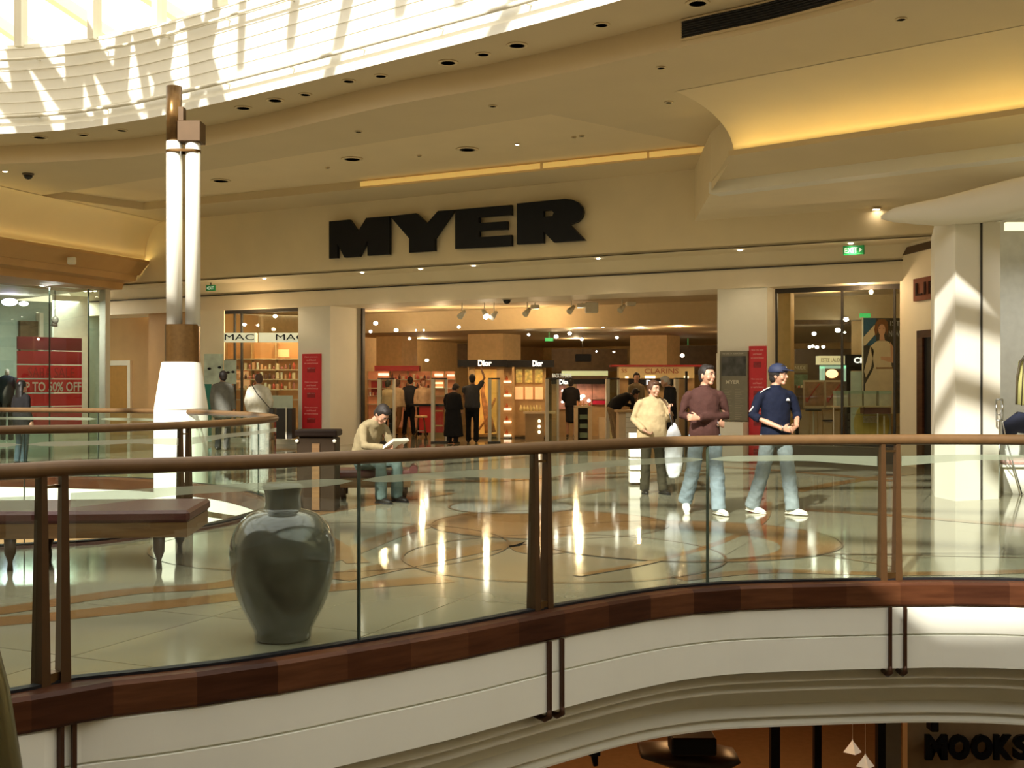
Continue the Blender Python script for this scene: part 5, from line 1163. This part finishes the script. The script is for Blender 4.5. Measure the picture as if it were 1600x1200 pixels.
# ================================================================ PEOPLE
M_skin = mat('skin', (.50, .27, .175), .5, var=.05); M_eye = mat('eye_white', (.34, .27, .23), .5, spec=.1); M_iris = mat('iris', (.02, .012, .008), .2); M_lip = mat('lip', (.45, .16, .12), .5)
def remesh(o, vox, smooth=2):
    r = o.modifiers.new('r', 'REMESH'); r.mode = 'VOXEL'; r.voxel_size = vox; r.use_smooth_shade = True
    s = o.modifiers.new('s', 'SMOOTH'); s.factor = .5; s.iterations = smooth; return o
def creases(o, st, sc=.09):
    k = 'crease%d' % int(sc*1000); t = bpy.data.textures.get(k) or bpy.data.textures.new(k, 'CLOUDS'); t.noise_scale = sc
    d = o.modifiers.new('d', 'DISPLACE'); d.texture = t; d.strength = st; d.mid_level = .5; d.texture_coords = 'LOCAL'; return o
J0 = dict(pel=(0,0,.95), wai=(0,0,1.10), che=(0,0,1.32), nek=(0,.0,1.48), hd=(0,-.02,1.62),
          sl=(-.185,0,1.42), el=(-.235,.03,1.14), wl=(-.24,-.06,.90), hl=(0,-.15,-1), sr=(.185,0,1.42), er=(.235,.03,1.14), wr=(.24,-.06,.90), hr=(0,-.15,-1),
          pl=(-.09,0,.93), kl=(-.10,-.02,.50), al=(-.10,.03,.09), fl=(-.03,-1,0), pr=(.09,0,.93), kr=(.10,-.02,.50), ar=(.10,.03,.09), fr=(.03,-1,0))
def headmesh(m, c, R, sc=1.0, m0=0):
    def fn(d):
        x, y, z = d
        if z < 0: x *= 1+.30*z; y = y*(1+.14*z) if y < 0 else y*(1+.42*z)
        if z < -.5: z *= .97
        return Vector((x, y, z))
    m.ell(c, (.074*sc, .095*sc, .118*sc), m0, R, 20, 14, fn)
    def P(x, y, z): return Vector(c)+R @ (Vector((x, y, z))*sc)
    m.loft([P(0, -.088, .025), P(0, -.103, -.010), P(0, -.108, -.024), P(0, -.092, -.034)], [.007*sc, .010*sc, .0135*sc, .007*sc], seg=8, m=m0)
    for s in (-1, 1):
        m.ell(P(s*.075, .010, -.012), (.010*sc, .020*sc, .032*sc), m0, R, 8, 6); m.ell(P(s*.028, -.084, .028), (.026*sc, .012*sc, .008*sc), m0, R, 8, 6); m.ell(P(s*.040, -.060, -.030), (.026*sc, .022*sc, .026*sc), m0, R, 10, 8)
    m.ell(P(0, -.062, -.092), (.030*sc, .024*sc, .022*sc), m0, R, 8, 6); m.ell(P(0, -.080, -.060), (.026*sc, .014*sc, .020*sc), m0, R, 10, 8)
    return P
def hand(m, w, d, sidev, curl=.5, sc=1.0, s=1):
    w = Vector(w); d = Vector(d).normalized(); sv = Vector(sidev); sv = (sv-d*sv.dot(d)).normalized(); n = d.cross(sv).normalized()
    m.loft([w-d*.03, w, w+d*.05*sc, w+d*.095*sc], [(.026, .021), (.026, .018), (.038*sc, .014*sc), (.040*sc, .013*sc)], side=sv, seg=12)
    for k, (o, L) in enumerate(((-.030, .068), (-.010, .078), (.011, .073), (.031, .058))):
        p = w+d*.088*sc+sv*o*sc; pts = [p]; a = 0; q = p
        for j in range(3): a += curl*(.8 if j == 0 else 1.0); dd = (d*math.cos(a)+n*math.sin(a)*s+sv*o*1.2).normalized(); q = q+dd*L*sc*(.42, .33, .25)[j]; pts.append(q)
        m.loft(pts, [.0095*sc, .009*sc, .0083*sc, .0068*sc], seg=8)
    p = w+d*.028*sc-sv*.026*sc; q1 = p+(d*.7-sv*.75+n*.35*s).normalized()*.036*sc; q2 = q1+(d*.95-sv*.25+n*.35*s).normalized()*.034*sc; m.loft([p, q1, q2], [.0135*sc, .011*sc, .008*sc], seg=8)
def person(name, lab, xy, rz, J=None, scale=1.0, yaw=0, pitch=0, roll=0, top=None, legs=None, shoe=None, hair=None, sleeve=1.0, vox=.02, skirt=None, collar=None, grp=None, skin=None, fat=1.0, face=False, hs='short', lap=0.0, flare=1.0, hem=.90, curl=.5, z=0.0, hv={}):
    j = dict(J0); j.update(J or {}); j = {k: Vector(v) for k, v in j.items()}
    small = 7 if vox < .015 else 2
    r = empty(name, (xy[0], xy[1], z), lab, 'person', grp, rz=rz); r.scale = (scale,)*3
    sk = skin or M_skin; ink = .5 if vox < .015 else .9
    R = Matrix.Rotation(yaw, 3, 'Z') @ Matrix.Rotation(pitch, 3, 'X') @ Matrix.Rotation(roll, 3, 'Y')
    m = MB(); f = fat
    sp = [(j['pl']+j['pr'])/2-Vector((0,0,.04)), j['pel']+Vector((0,0,.03)), j['wai'], (j['wai']+j['che'])/2, j['che'], (j['sl']+j['sr'])/2+Vector((0,0,.0)), j['nek'], (j['nek']+j['hd'])/2+Vector((0,.015,0))]
    side = (j['sr']-j['sl']).normalized(); hside = (j['pr']-j['pl']).normalized()
    m.loft(sp, [(.145, .10), (.155*f, .11*f), (.13*f, .095*f), (.145*f, .10*f), (.155, .105), (.13, .07), (.055, .055), (.05, .052)], side=side, seg=18)
    P = headmesh(m, j['hd'], R)
    for a in 'lr':
        m.loft([j['s'+a]-(j['s'+a]-j['che'])*.22-Vector((0, 0, .02)), j['e'+a], (j['e'+a]+j['w'+a])/2, j['w'+a]], [.034, .029, .033, .024], seg=12)
        inw = Vector((1, 0, 0)) if a == 'l' else Vector((-1, 0, 0))
        hd_ = j['h'+a]; sv = Vector((0, 1, 0)) if abs(hd_.normalized().y) < .8 else Vector((0, 0, 1)); hs_ = hv.get(a, (-sv, 1 if a == 'r' else -1)); hand(m, j['w'+a], hd_, hs_[0], curl, 1.0, hs_[1])
        m.loft([j['p'+a], j['k'+a], (j['k'+a]*.6+j['a'+a]*.4), j['a'+a]], [.075, .048, .050, .032], seg=12)
        fd = j['f'+a].normalized(); m.loft([j['a'+a]-fd*.03-Vector((0,0,.03)), j['a'+a]+fd*.06-Vector((0,0,.05)), j['a'+a]+fd*.13-Vector((0,0,.062))], [.03, .03, .02], seg=10)
    o = m.build('body', sk, r); remesh(o, vox*.62 if vox < .015 else vox*.8, 1)
    if face:
        for s in (-1, 1):
            e = MB(); e.ell(P(s*.030, -.0835, .012), (.0135, .008, .0065), 0, R, 10, 8); eo = e.build('eye', M_eye, r); e = MB(); e.ell(P(s*.030+.002, -.089, .012), (.0072, .005, .0068), 0, R, 8, 6); e.build('iris', M_iris, eo)
            e = MB(); e.loft([P(s*.012, -.096, .030), P(s*.030, -.096, .037), P(s*.048, -.084, .031)], [.004, .005, .003], seg=6); e.build('eyebrow', hair or M_iris, r)
        e = MB(); e.ell(P(0, -.0905, -.057), (.020, .005, .0055), 0, R, 10, 6); e.build('lips', M_lip, r)
    # hair
    if hair:
        h = MB()
        def HP(x, y, z): return P(x, y, z)
        if hs in ('short', 'crop', 'cap'):
            t = .004 if hs == 'crop' else .012
            def fn(d):
                # pull the cap of hair up over forehead and ears
                return d
            h.ell(P(0, .018, .030), ((.077+t), (.088+t), (.098+t)), 0, R, 18, 12, lambda d: Vector((d.x, d.y if d.y > -.55 else -.55+(d.y+.55)*.3, d.z if d.z > -.45 else -.45)))
            h.ell(P(0, .050, -.03), (.060+t, .050+t, .065), 0, R, 14, 10)
            h.ell(P(0, -.045, .090), (.055+t, .045, .028+t), 0, R, 14, 8)
        elif hs == 'bob':
            h.ell(P(0, .022, .028), (.094, .100, .108), 0, R, 18, 12, lambda d: Vector((d.x, d.y if d.y > -.6 else -.6, d.z)))
            h.ell(P(0, .05, -.05), (.085, .06, .07), 0, R, 14, 10); h.ell(P(0, -.055, .085), (.06, .04, .03), 0, R, 12, 8)
        elif hs == 'long':
            h.ell(P(0, .02, .03), (.09, .105, .105), 0, R, 18, 12, lambda d: Vector((d.x, d.y if d.y > -.6 else -.6, d.z)))
            h.loft([P(0, .05, .03), P(0, .075, -.10), P(0, .09, -.24), P(0, .09, -.34)], [(.09, .06), (.10, .05), (.11, .045), (.09, .03)], seg=14)
        o = h.build('hair', hair, r); remesh(o, min(vox, .012), 1)
        if vox < .015: creases(o, .012, .02)
    if hs == 'cap':
        c = MB(); M_cap = mat('cap_navy', (.012, .02, .06), .7)
        c.ell(P(0, .006, .048), (.096, .116, .096), 0, R, 20, 12, lambda d: Vector((d.x, d.y, max(d.z, -.18))))
        c.loft([P(0, -.07, .055), P(0, -.13, .060), P(0, -.175, .050)], [(.080, .012), (.078, .008), (.058, .005)], side=R @ Vector((1,0,0)), seg=14)
        co = c.build('baseball_cap', M_cap, r); e = MB(); e.ell(P(.0, -.093, .085), (.014, .006, .012), 0, R, 8, 6); e.build('cap_badge', M_pill, co)
    # upper garment
    if top:
        t = MB(); g = fat; low = j['pel']+Vector((0, 0, hem-.95))
        t.loft([low, (low+j['wai'])/2, j['wai'], (j['wai']+j['che'])/2, j['che'], (j['che']+j['nek'])/2+Vector((0,0,.015)), j['nek']-Vector((0,0,.022)), j['nek']+Vector((0,0,.012))],
               [(.190*g, .140*g), (.184*g, .142*g), (.172*g, .135*g), (.178*g, .135*g), (.186, .135), (.178, .105), (.085, .078), (.066, .066)], side=side, seg=20)
        for a in 'lr': t.loft([j['nek']-Vector((0, 0, .035)), (j['nek']-Vector((0, 0, .04))).lerp(j['s'+a], .55), j['s'+a]+Vector((0, 0, -.035))], [.055, .048, .042], seg=12)
        for a in 'lr':
            el = j['e'+a]; w = el.lerp(j['w'+a], sleeve); s_ = j['s'+a]
            t.ell(s_+Vector((-.012 if a == 'r' else .012, 0, -.022)), (.062, .064, .055), 0, None, 12, 8)
            if sleeve > 0: t.loft([s_-(s_-j['che'])*.3-Vector((0, 0, .01)), s_-(s_-j['nek'])*.06-Vector((0, 0, .022)), s_.lerp(el, .22), s_.lerp(el, .55), el, el.lerp(w, .5), w], [.045, .052, .060, .056, .052, .050, .044 if sleeve > .9 else .052], seg=14)
            else: t.loft([s_, s_.lerp(el, .6)], [.07, .065], seg=14)
        o = t.build('jumper' if not skirt else 'coat', top, r); remesh(o, vox, small); creases(o, .018 if vox < .015 else .012)
        if collar: c = MB(); c.lathe([(.060, -.02), (.064, .012), (.060, .03), (.052, .03)], j['nek']+Vector((0, .002, .0)), 18); c.build('collar', top, r)
    if skirt:
        t = MB(); zl, w0, w1, mt = skirt; c = j['pel']; off = (j['kl']+j['kr'])/2
        t.loft([j['wai'], c, (c+Vector((0,0,zl-.95)))*.5+c*.5 if False else c.lerp(Vector((off.x, off.y, zl)), .5), Vector((off.x, off.y, zl))], [(.16, .12), (w0, .13), ((w0+w1)/2, .15), (w1, .16)], seg=20)
        o = t.build('skirt', mt, r); remesh(o, vox, 2); creases(o, .02)
    if legs:
        t = MB(); hips = (j['pl']+j['pr'])/2
        t.loft([hips-Vector((0,0,.10)), hips, j['pel']+Vector((0,0,.05))], [(.15, .11), (.166*f, .120*f), (.148*f, .110*f)], side=hside, seg=18)
        for a in 'lr':
            k, an = j['k'+a], j['a'+a]; low = an+(an-k).normalized()*.035
            t.loft([j['p'+a], j['p'+a].lerp(k, .5), k, k.lerp(an, .5), low], [.098, .088, .070*flare, .068*flare, .070*flare], seg=16)
        o = t.build('trousers', legs, r); remesh(o, vox, small); creases(o, .024 if vox < .015 else .012)
    if shoe:
        for a in 'lr':
            an = j['a'+a]; fd = j['f'+a].normalized(); dz = Vector((0,0,1)); s = MB()
            b0 = an-dz*.045
            s.loft([b0-fd*.075, b0-fd*.03, b0+fd*.05-dz*.004, b0+fd*.13-dz*.012, b0+fd*.185-dz*.02], [(.030, .034), (.040, .044), (.044, .038), (.046, .028), (.028, .016)], side=fd.cross(dz), seg=12)
            o = s.build('shoe', shoe, r); remesh(o, max(.008, vox*.7), 1)
            if vox < .015: s = MB(); s.loft([b0-fd*.08-dz*.034, b0+fd*.05-dz*.036, b0+fd*.195-dz*.036], [(.036, .010), (.046, .010), (.028, .009)], side=fd.cross(dz), seg=12); s.build('sole', M_pill if shoe.name.startswith('white') else M_black, r)
    return r, P, j
C = lambda n, c, b=.25: mat(n, c, .85, spec=.2, var=.10, scale=14, bump=b, bscale=120)
jean = mat('denim_light', (.23, .29, .33), .85, spec=.2, var=.22, scale=5, bump=.3, bscale=90); jean2 = mat('denim_grey', (.23, .27, .285), .85, spec=.2, var=.25, scale=5, bump=.3, bscale=90)
H_dk = mat('hair_dark', (.012, .007, .005), .65, var=.3, scale=60); H_br = mat('hair_brown', (.07, .03, .015), .5, var=.3, scale=60); H_gr = mat('hair_grey', (.45, .42, .38), .6)
wshoe = mat('white_trainer', (.80, .78, .72), .5); bshoe = mat('black_shoe', (.015, .012, .01), .3)
# man in the brown jumper
p = gnd(1101, 803)
r, P, j = person('person', 'young man with cropped dark hair in a brown jumper and pale jeans, arms folded', p, math.radians(4), dict(
    hd=(.02,-.03,1.625), el=(-.27,.03,1.16), wl=(.14,-.10,1.06), hl=(.8,.55,-.1), er=(.27,.03,1.15), wr=(-.125,-.215,1.13), hr=(-1,-.12,.10),
    kl=(-.13,.02,.52), al=(-.18,.20,.16), fl=(-.12,-1,-.45), pr=(.10,0,.93), kr=(.13,-.06,.50), ar=(.14,-.10,.095), fr=(.30,-1,0)), .985, yaw=math.radians(38), top=C('jumper_brown', (.062, .026, .021)), legs=jean, shoe=wshoe, hair=H_dk, vox=.011, face=True, hs='crop', flare=1.25, collar=True, sleeve=.98, curl=.8, hem=.855, hv=dict(r=((0, 0, -1), -1), l=((0, 0, -1), 1)))
m = MB(); m.tube([Vector((.125, -.105, 1.06))+Vector((0, .036*math.cos(a*PI/8), .036*math.sin(a*PI/8))) for a in range(16)], .007, 6, closed=True); m.build('wristwatch', MATS['chrome'], r)
# man in the cap
p = gnd(1212, 803)
r, P, j = person('person', 'young man in navy zip top and baseball cap with jeans, hands clasped, looking right', p, math.radians(14), dict(
    hd=(.02,-.03,1.625), el=(-.30,.0,1.15), wl=(-.03,-.225,1.01), hl=(.9,-.15,-.1), er=(.28,.0,1.16), wr=(.145,-.225,1.035), hr=(-.7,-.25,-.35),
    pl=(-.09,.0,.93), kl=(-.13,.06,.51), al=(-.20,.20,.10), fl=(.45,-.9,-.1), kr=(.12,-.08,.50), ar=(.15,-.12,.095), fr=(.55,-.85,0)), .985, yaw=math.radians(44), top=C('top_navy', (.006, .009, .024)), legs=jean2, shoe=wshoe, hair=H_dk, vox=.011, face=True, hs='cap', flare=1.22, collar=True, sleeve=.25, curl=.6, hem=.835, hv=dict(l=((0, 0, -1), 1), r=((0, 0, -1), 1)))
m = MB(); m.tube([Vector((-.195, -.035, 1.40)), Vector((-.262, -.025, 1.30)), Vector((-.345, -.02, 1.20))], .008, 6); m.tube([Vector((-.10, -.055, 1.485)), Vector((-.17, -.045, 1.455)), Vector((-.215, -.04, 1.42))], .006, 6); m.build('sleeve_piping', M_pill, r)
m = MB(); m.prism([[Vector((.085+x, -.150, 1.33+z_)) for x, z_ in ((-.02, 0), (.02, 0), (.012, .018), (0, .03), (-.012, .018))]], (0, .02, 0)); m.build('chest_badge', M_pill, r)
m = MB(); m.tube([Vector((-.045, -.22, 1.015))+Vector((.005, .032*math.cos(a*PI/8), .032*math.sin(a*PI/8))) for a in range(16)], .006, 6, closed=True); m.build('wristwatch', MATS['chrome'], r)
# woman in the beige sweater
p = gnd(1019, 772)
r, P, j = person('person', 'stout woman in a beige sweater and dark trousers with bags on her shoulder', p, math.radians(6), dict(
    hd=(.02,-.03,1.60), nek=(0,0,1.47), el=(-.29,.02,1.14), wl=(-.16,-.20,.97), hl=(.8,-.2,-.5), er=(.27,-.02,1.13), wr=(.22,-.20,1.26), hr=(-.1,-.35,.9), kl=(-.10,-.01,.5), kr=(.12,-.02,.5), ar=(.16,-.02,.09), al=(-.10,.08,.09), fr=(.35,-1,0)), .895, yaw=math.radians(28), pitch=math.radians(4), top=C('sweater_beige', (.40, .31, .17)), legs=C('trousers_olive', (.045, .038, .022)), shoe=bshoe, hair=H_br, vox=.012, face=True, hs='short', fat=1.28, hem=.80, flare=1.05, sleeve=.93, curl=.9)
m = MB(); m.tube([Vector((.12, .02, 1.47)), Vector((.17, -.10, 1.42)), Vector((.24, -.205, 1.26)), Vector((.30, -.14, 1.05))], .014, 8); m.build('strap', M_brown, r)
pb = Vector((p.x+.27, p.y-.18, 0)); r = empty('shopping_bag', (pb.x, pb.y, .28), 'crumpled white shopping bag hanging at the side of the woman in the beige sweater', 'bag')
m = MB(); m.loft([pb+UP*.24, pb+UP*.42, pb+UP*.70, pb+UP*.86, pb+UP*.98], [(.07, .05), (.12, .08), (.13, .08), (.09, .06), (.02, .02)]); o = m.build('bag_body', mat('bag_white', (.66, .68, .72), .45, bump=.4, bscale=14)); adopt(r, o); remesh(o, .014); creases(o, .03, .12)
m = MB(); m.tube([pb+Vector((-.03, -.05, .95)), pb+Vector((-.04, -.02, 1.02)), pb+Vector((-.06, .0, 1.10))], .010, 6); adopt(r, m.build('bag_handle', M_dark))
pb2 = Vector((p.x+.34, p.y-.05, 0)); m = MB(); m.loft([pb2+UP*.30, pb2+UP*.5, pb2+UP*.74, pb2+UP*.80], [(.06, .09), (.09, .10), (.09, .10), (.06, .06)]); o = m.build('dark_carrier_bag', mat('bag_grey', (.10, .11, .13), .4, var=.6, scale=9)); tag(o, 'dark patterned carrier bag behind the white shopping bag', 'bag'); remesh(o, .014)
pb3 = gnd(992, 746); 
pb3 = Vector((sx(992, 17.2), 17.2, 0)); r = empty('white_pedestal', tuple(pb3), 'small white slatted pedestal left of the woman in the beige sweater', 'pedestal')
m = MB()
for k in range(4): m.bev((pb3.x-.085, pb3.y-.1, .03+k*.19), (pb3.x+.085, pb3.y+.1, .20+k*.19), .006)
adopt(r, m.build('pedestal_body', M_pill))
# man seated reading
Ys = 14.83; q = Vector((sx(574, Ys), Ys, 0))
r, P, j = person('person', 'man in a khaki shirt sitting on the small bench, reading a paper', q, math.radians(50), dict(
    pel=(0,.06,.52), wai=(0,.05,.66), che=(0,-.04,.88), nek=(0,-.15,1.03), hd=(0,-.27,1.115), sl=(-.18,-.10,.97), sr=(.18,-.10,.97), el=(-.24,-.20,.72), wl=(-.10,-.42,.70), hl=(.3,-.8,.1), er=(.24,-.20,.72), wr=(.10,-.42,.70), hr=(-.3,-.8,.1),
    pl=(-.10,.04,.50), kl=(-.14,-.40,.50), al=(-.14,-.40,.09), pr=(.10,.04,.50), kr=(.14,-.40,.50), ar=(.14,-.40,.09)), 1.0, pitch=math.radians(48), top=C('shirt_khaki', (.25, .20, .11)), legs=C('trousers_teal', (.10, .14, .13)), shoe=bshoe, hair=H_dk, vox=.013, face=True, hs='short', hem=.93, sleeve=.95, flare=1.1, fat=1.05)
m = MB(); c = q+Matrix.Rotation(math.radians(50), 3, 'Z') @ Vector((0, -.52, .75)); Rr = Matrix.Translation(c) @ Matrix.Rotation(math.radians(50), 4, 'Z') @ Matrix.Rotation(math.radians(-28), 4, 'X')
for k in range(5): m.box((-.14+k*.004, -.11, -.016+k*.008), (.14-k*.004, .11, -.011+k*.008), 0, Rr)
tag(m.build('newspaper', M_pill), 'folded white newspaper in the hands of the seated man', 'newspaper')
# man reaching up and woman in long black coat
q = gnd(738, 692); Yp = q.y
person('person', 'man in a grey shirt and black trousers reaching up to the gold poster', q, math.radians(180), dict(sl=(-.19,0,1.44), el=(-.31,-.05,1.66), wl=(-.22,-.16,1.90), hl=(0,-.1,1), er=(.23,-.12,1.2), wr=(.20,-.32,1.1), hr=(0,-1,0)), 1.0, top=C('shirt_slate', (.07, .07, .08)), legs=C('cloth_black', (.012, .011, .012)), shoe=bshoe, hair=H_dk, skin=mat('skin_dark', (.30, .14, .07), .5), vox=.022, sleeve=0, fat=1.1)
q = Vector((sx(708, 28.9), 28.9, 0))
person('person', 'person wrapped in a long black coat standing beside the man reaching up', q, math.radians(150), dict(nek=(0,-.04,1.36), hd=(0,-.12,1.46), sl=(-.18,0,1.30), sr=(.18,0,1.30), che=(0,0,1.22), wai=(0,0,1.02)), .95, top=MATS['cloth_black'], legs=MATS['cloth_black'], shoe=bshoe, hair=H_dk, vox=.022, skirt=(.20, .22, .30, MATS['cloth_black']), pitch=.6, fat=1.15)
q = gnd(892, 683)
person('person', 'shop assistant in a black top and black knee-length skirt seen from behind', q, math.radians(170), dict(el=(-.24,-.02,1.14), wl=(-.20,-.22,1.05), er=(.24,-.02,1.14), wr=(.20,-.22,1.05)), .95, top=MATS['cloth_black'], shoe=bshoe, hair=H_dk, vox=.022, skirt=(.45, .17, .16, MATS['cloth_black']), hs='bob', flare=.8)
q = Vector((sx(966, 28.75), 28.75, 0))
person('person', 'man in a black coat bending low over the sales counter', q, math.radians(110), dict(pel=(0,.15,.90), wai=(0,.05,1.02), che=(0,-.16,1.14), nek=(0,-.36,1.22), hd=(0,-.47,1.26), sl=(-.18,-.28,1.20), sr=(.18,-.28,1.20), el=(-.22,-.32,.98), er=(.22,-.32,.98), wl=(-.15,-.5,.95), wr=(.15,-.5,.95), hl=(0,-1,0), hr=(0,-1,0), pl=(-.09,.15,.88), pr=(.09,.15,.88), kl=(-.1,.1,.5), kr=(.1,.1,.5)), 1.0, top=MATS['cloth_black'], legs=C('trousers_tan', (.30, .21, .12)), shoe=bshoe, hair=H_dk, vox=.022, pitch=.6, fat=1.2)
q = Vector((sx(994, 30.2), 30.2, 0)); person('person', 'dark-haired man in a grey-brown shirt standing behind the bending man', q, math.radians(30), dict(el=(-.24,-.02,1.14), wl=(-.15,-.25,1.1)), 1.03, yaw=-.6, top=C('shirt_taupe', (.20, .16, .10)), legs=MATS['cloth_black'], shoe=bshoe, hair=H_dk, vox=.024)
q = Vector((sx(1047, 25.2), 25.2, 0)); person('person', 'elderly grey-haired man in a black jacket, seen side-on behind the woman', q, math.radians(-75), dict(nek=(0,-.06,1.45), hd=(0,-.12,1.56), el=(-.22,-.02,1.14), er=(.22,-.02,1.14)), .99, pitch=.25, top=MATS['cloth_black'], legs=MATS['cloth_black'], shoe=bshoe, hair=H_gr, vox=.02, hem=.75)
q = gnd(621, 681); person('person', 'person in a cream top and brown trousers leaning at the pink shelving', q, math.radians(150), dict(kl=(-.06,0,.5), al=(.05,.1,.09), kr=(.16,-.02,.5), ar=(.24,.05,.09)), .93, top=C('top_cream', (.55, .42, .26)), legs=C('trousers_brown', (.20, .10, .045)), shoe=bshoe, hair=H_br, vox=.024)
q = gnd(641, 680); person('person', 'person in a dark jacket and dark trousers beside the red counter', q, math.radians(200), dict(kl=(-.06,0,.5), kr=(.14,-.02,.5), ar=(.20,.05,.09)), .98, top=C('jacket_charcoal', (.03, .032, .04)), legs=MATS['cloth_black'], shoe=bshoe, hair=H_dk, vox=.024)
q = Vector((sx(661, 32.45), 32.45, 0)); person('person', 'red-haired assistant in a beige blouse behind the red counter', q, 0.3, None, .95, top=C('blouse_beige', (.55, .38, .24)), legs=MATS['cloth_black'], hair=mat('hair_red', (.20, .05, .02), .5), vox=.024, hs='bob')
q = Vector((sx(606, 31.8), 31.8, 0)); person('person', 'shopper in a pale top with back turned at the left end of the pink shelving', q, 2.8, None, .92, top=MATS['blouse_beige'], legs=MATS['cloth_black'], hair=H_dk, vox=.026)
q = gnd(348, 687); q = Vector((sx(348, 26), 26, 0)); person('person', 'man in a grey suit jacket with his back turned at the left display window', q, math.radians(175), dict(hd=(0,-.02,1.60)), 1.04, yaw=.5, top=C('suit_grey', (.16, .16, .14)), legs=C('trousers_dk', (.03, .03, .035)), shoe=bshoe, hair=H_dk, vox=.017, hem=.72, fat=1.15)
q = Vector((sx(404, 25.2), 25.2, 0)); r, P, j = person('person', 'man in a loose white shirt with a shoulder bag at the left display window', q, math.radians(172), dict(hd=(0,-.02,1.60), el=(-.30,.02,1.12), er=(.28,.02,1.12)), 1.0, yaw=.5, top=C('shirt_white', (.60, .57, .47)), legs=C('trousers_grey', (.30, .30, .28)), shoe=bshoe, hair=H_br, vox=.017, hem=.70, fat=1.25, sleeve=.9)
m = MB(); m.tube([Vector((.1, .13, 1.48)), Vector((-.02, .17, 1.30)), Vector((-.30, .14, .98))], .010, 6); m.build('bag_strap', M_dark, r); m = MB(); m.bev((-.40, -.05, .72), (-.28, .14, .98), .02); m.build('bag', M_dark, r)
q = Vector((sx(34, 21.5), 21.5, 0)); person('person', 'woman with long dark hair in a black coat at the far left', q, math.radians(150), None, .90, top=MATS['cloth_black'], legs=C('denim_dk', (.06, .09, .11)), shoe=bshoe, hair=mat('hair_black', (.006, .005, .005), .4), vox=.018, hs='long', hem=.78, fat=1.1)
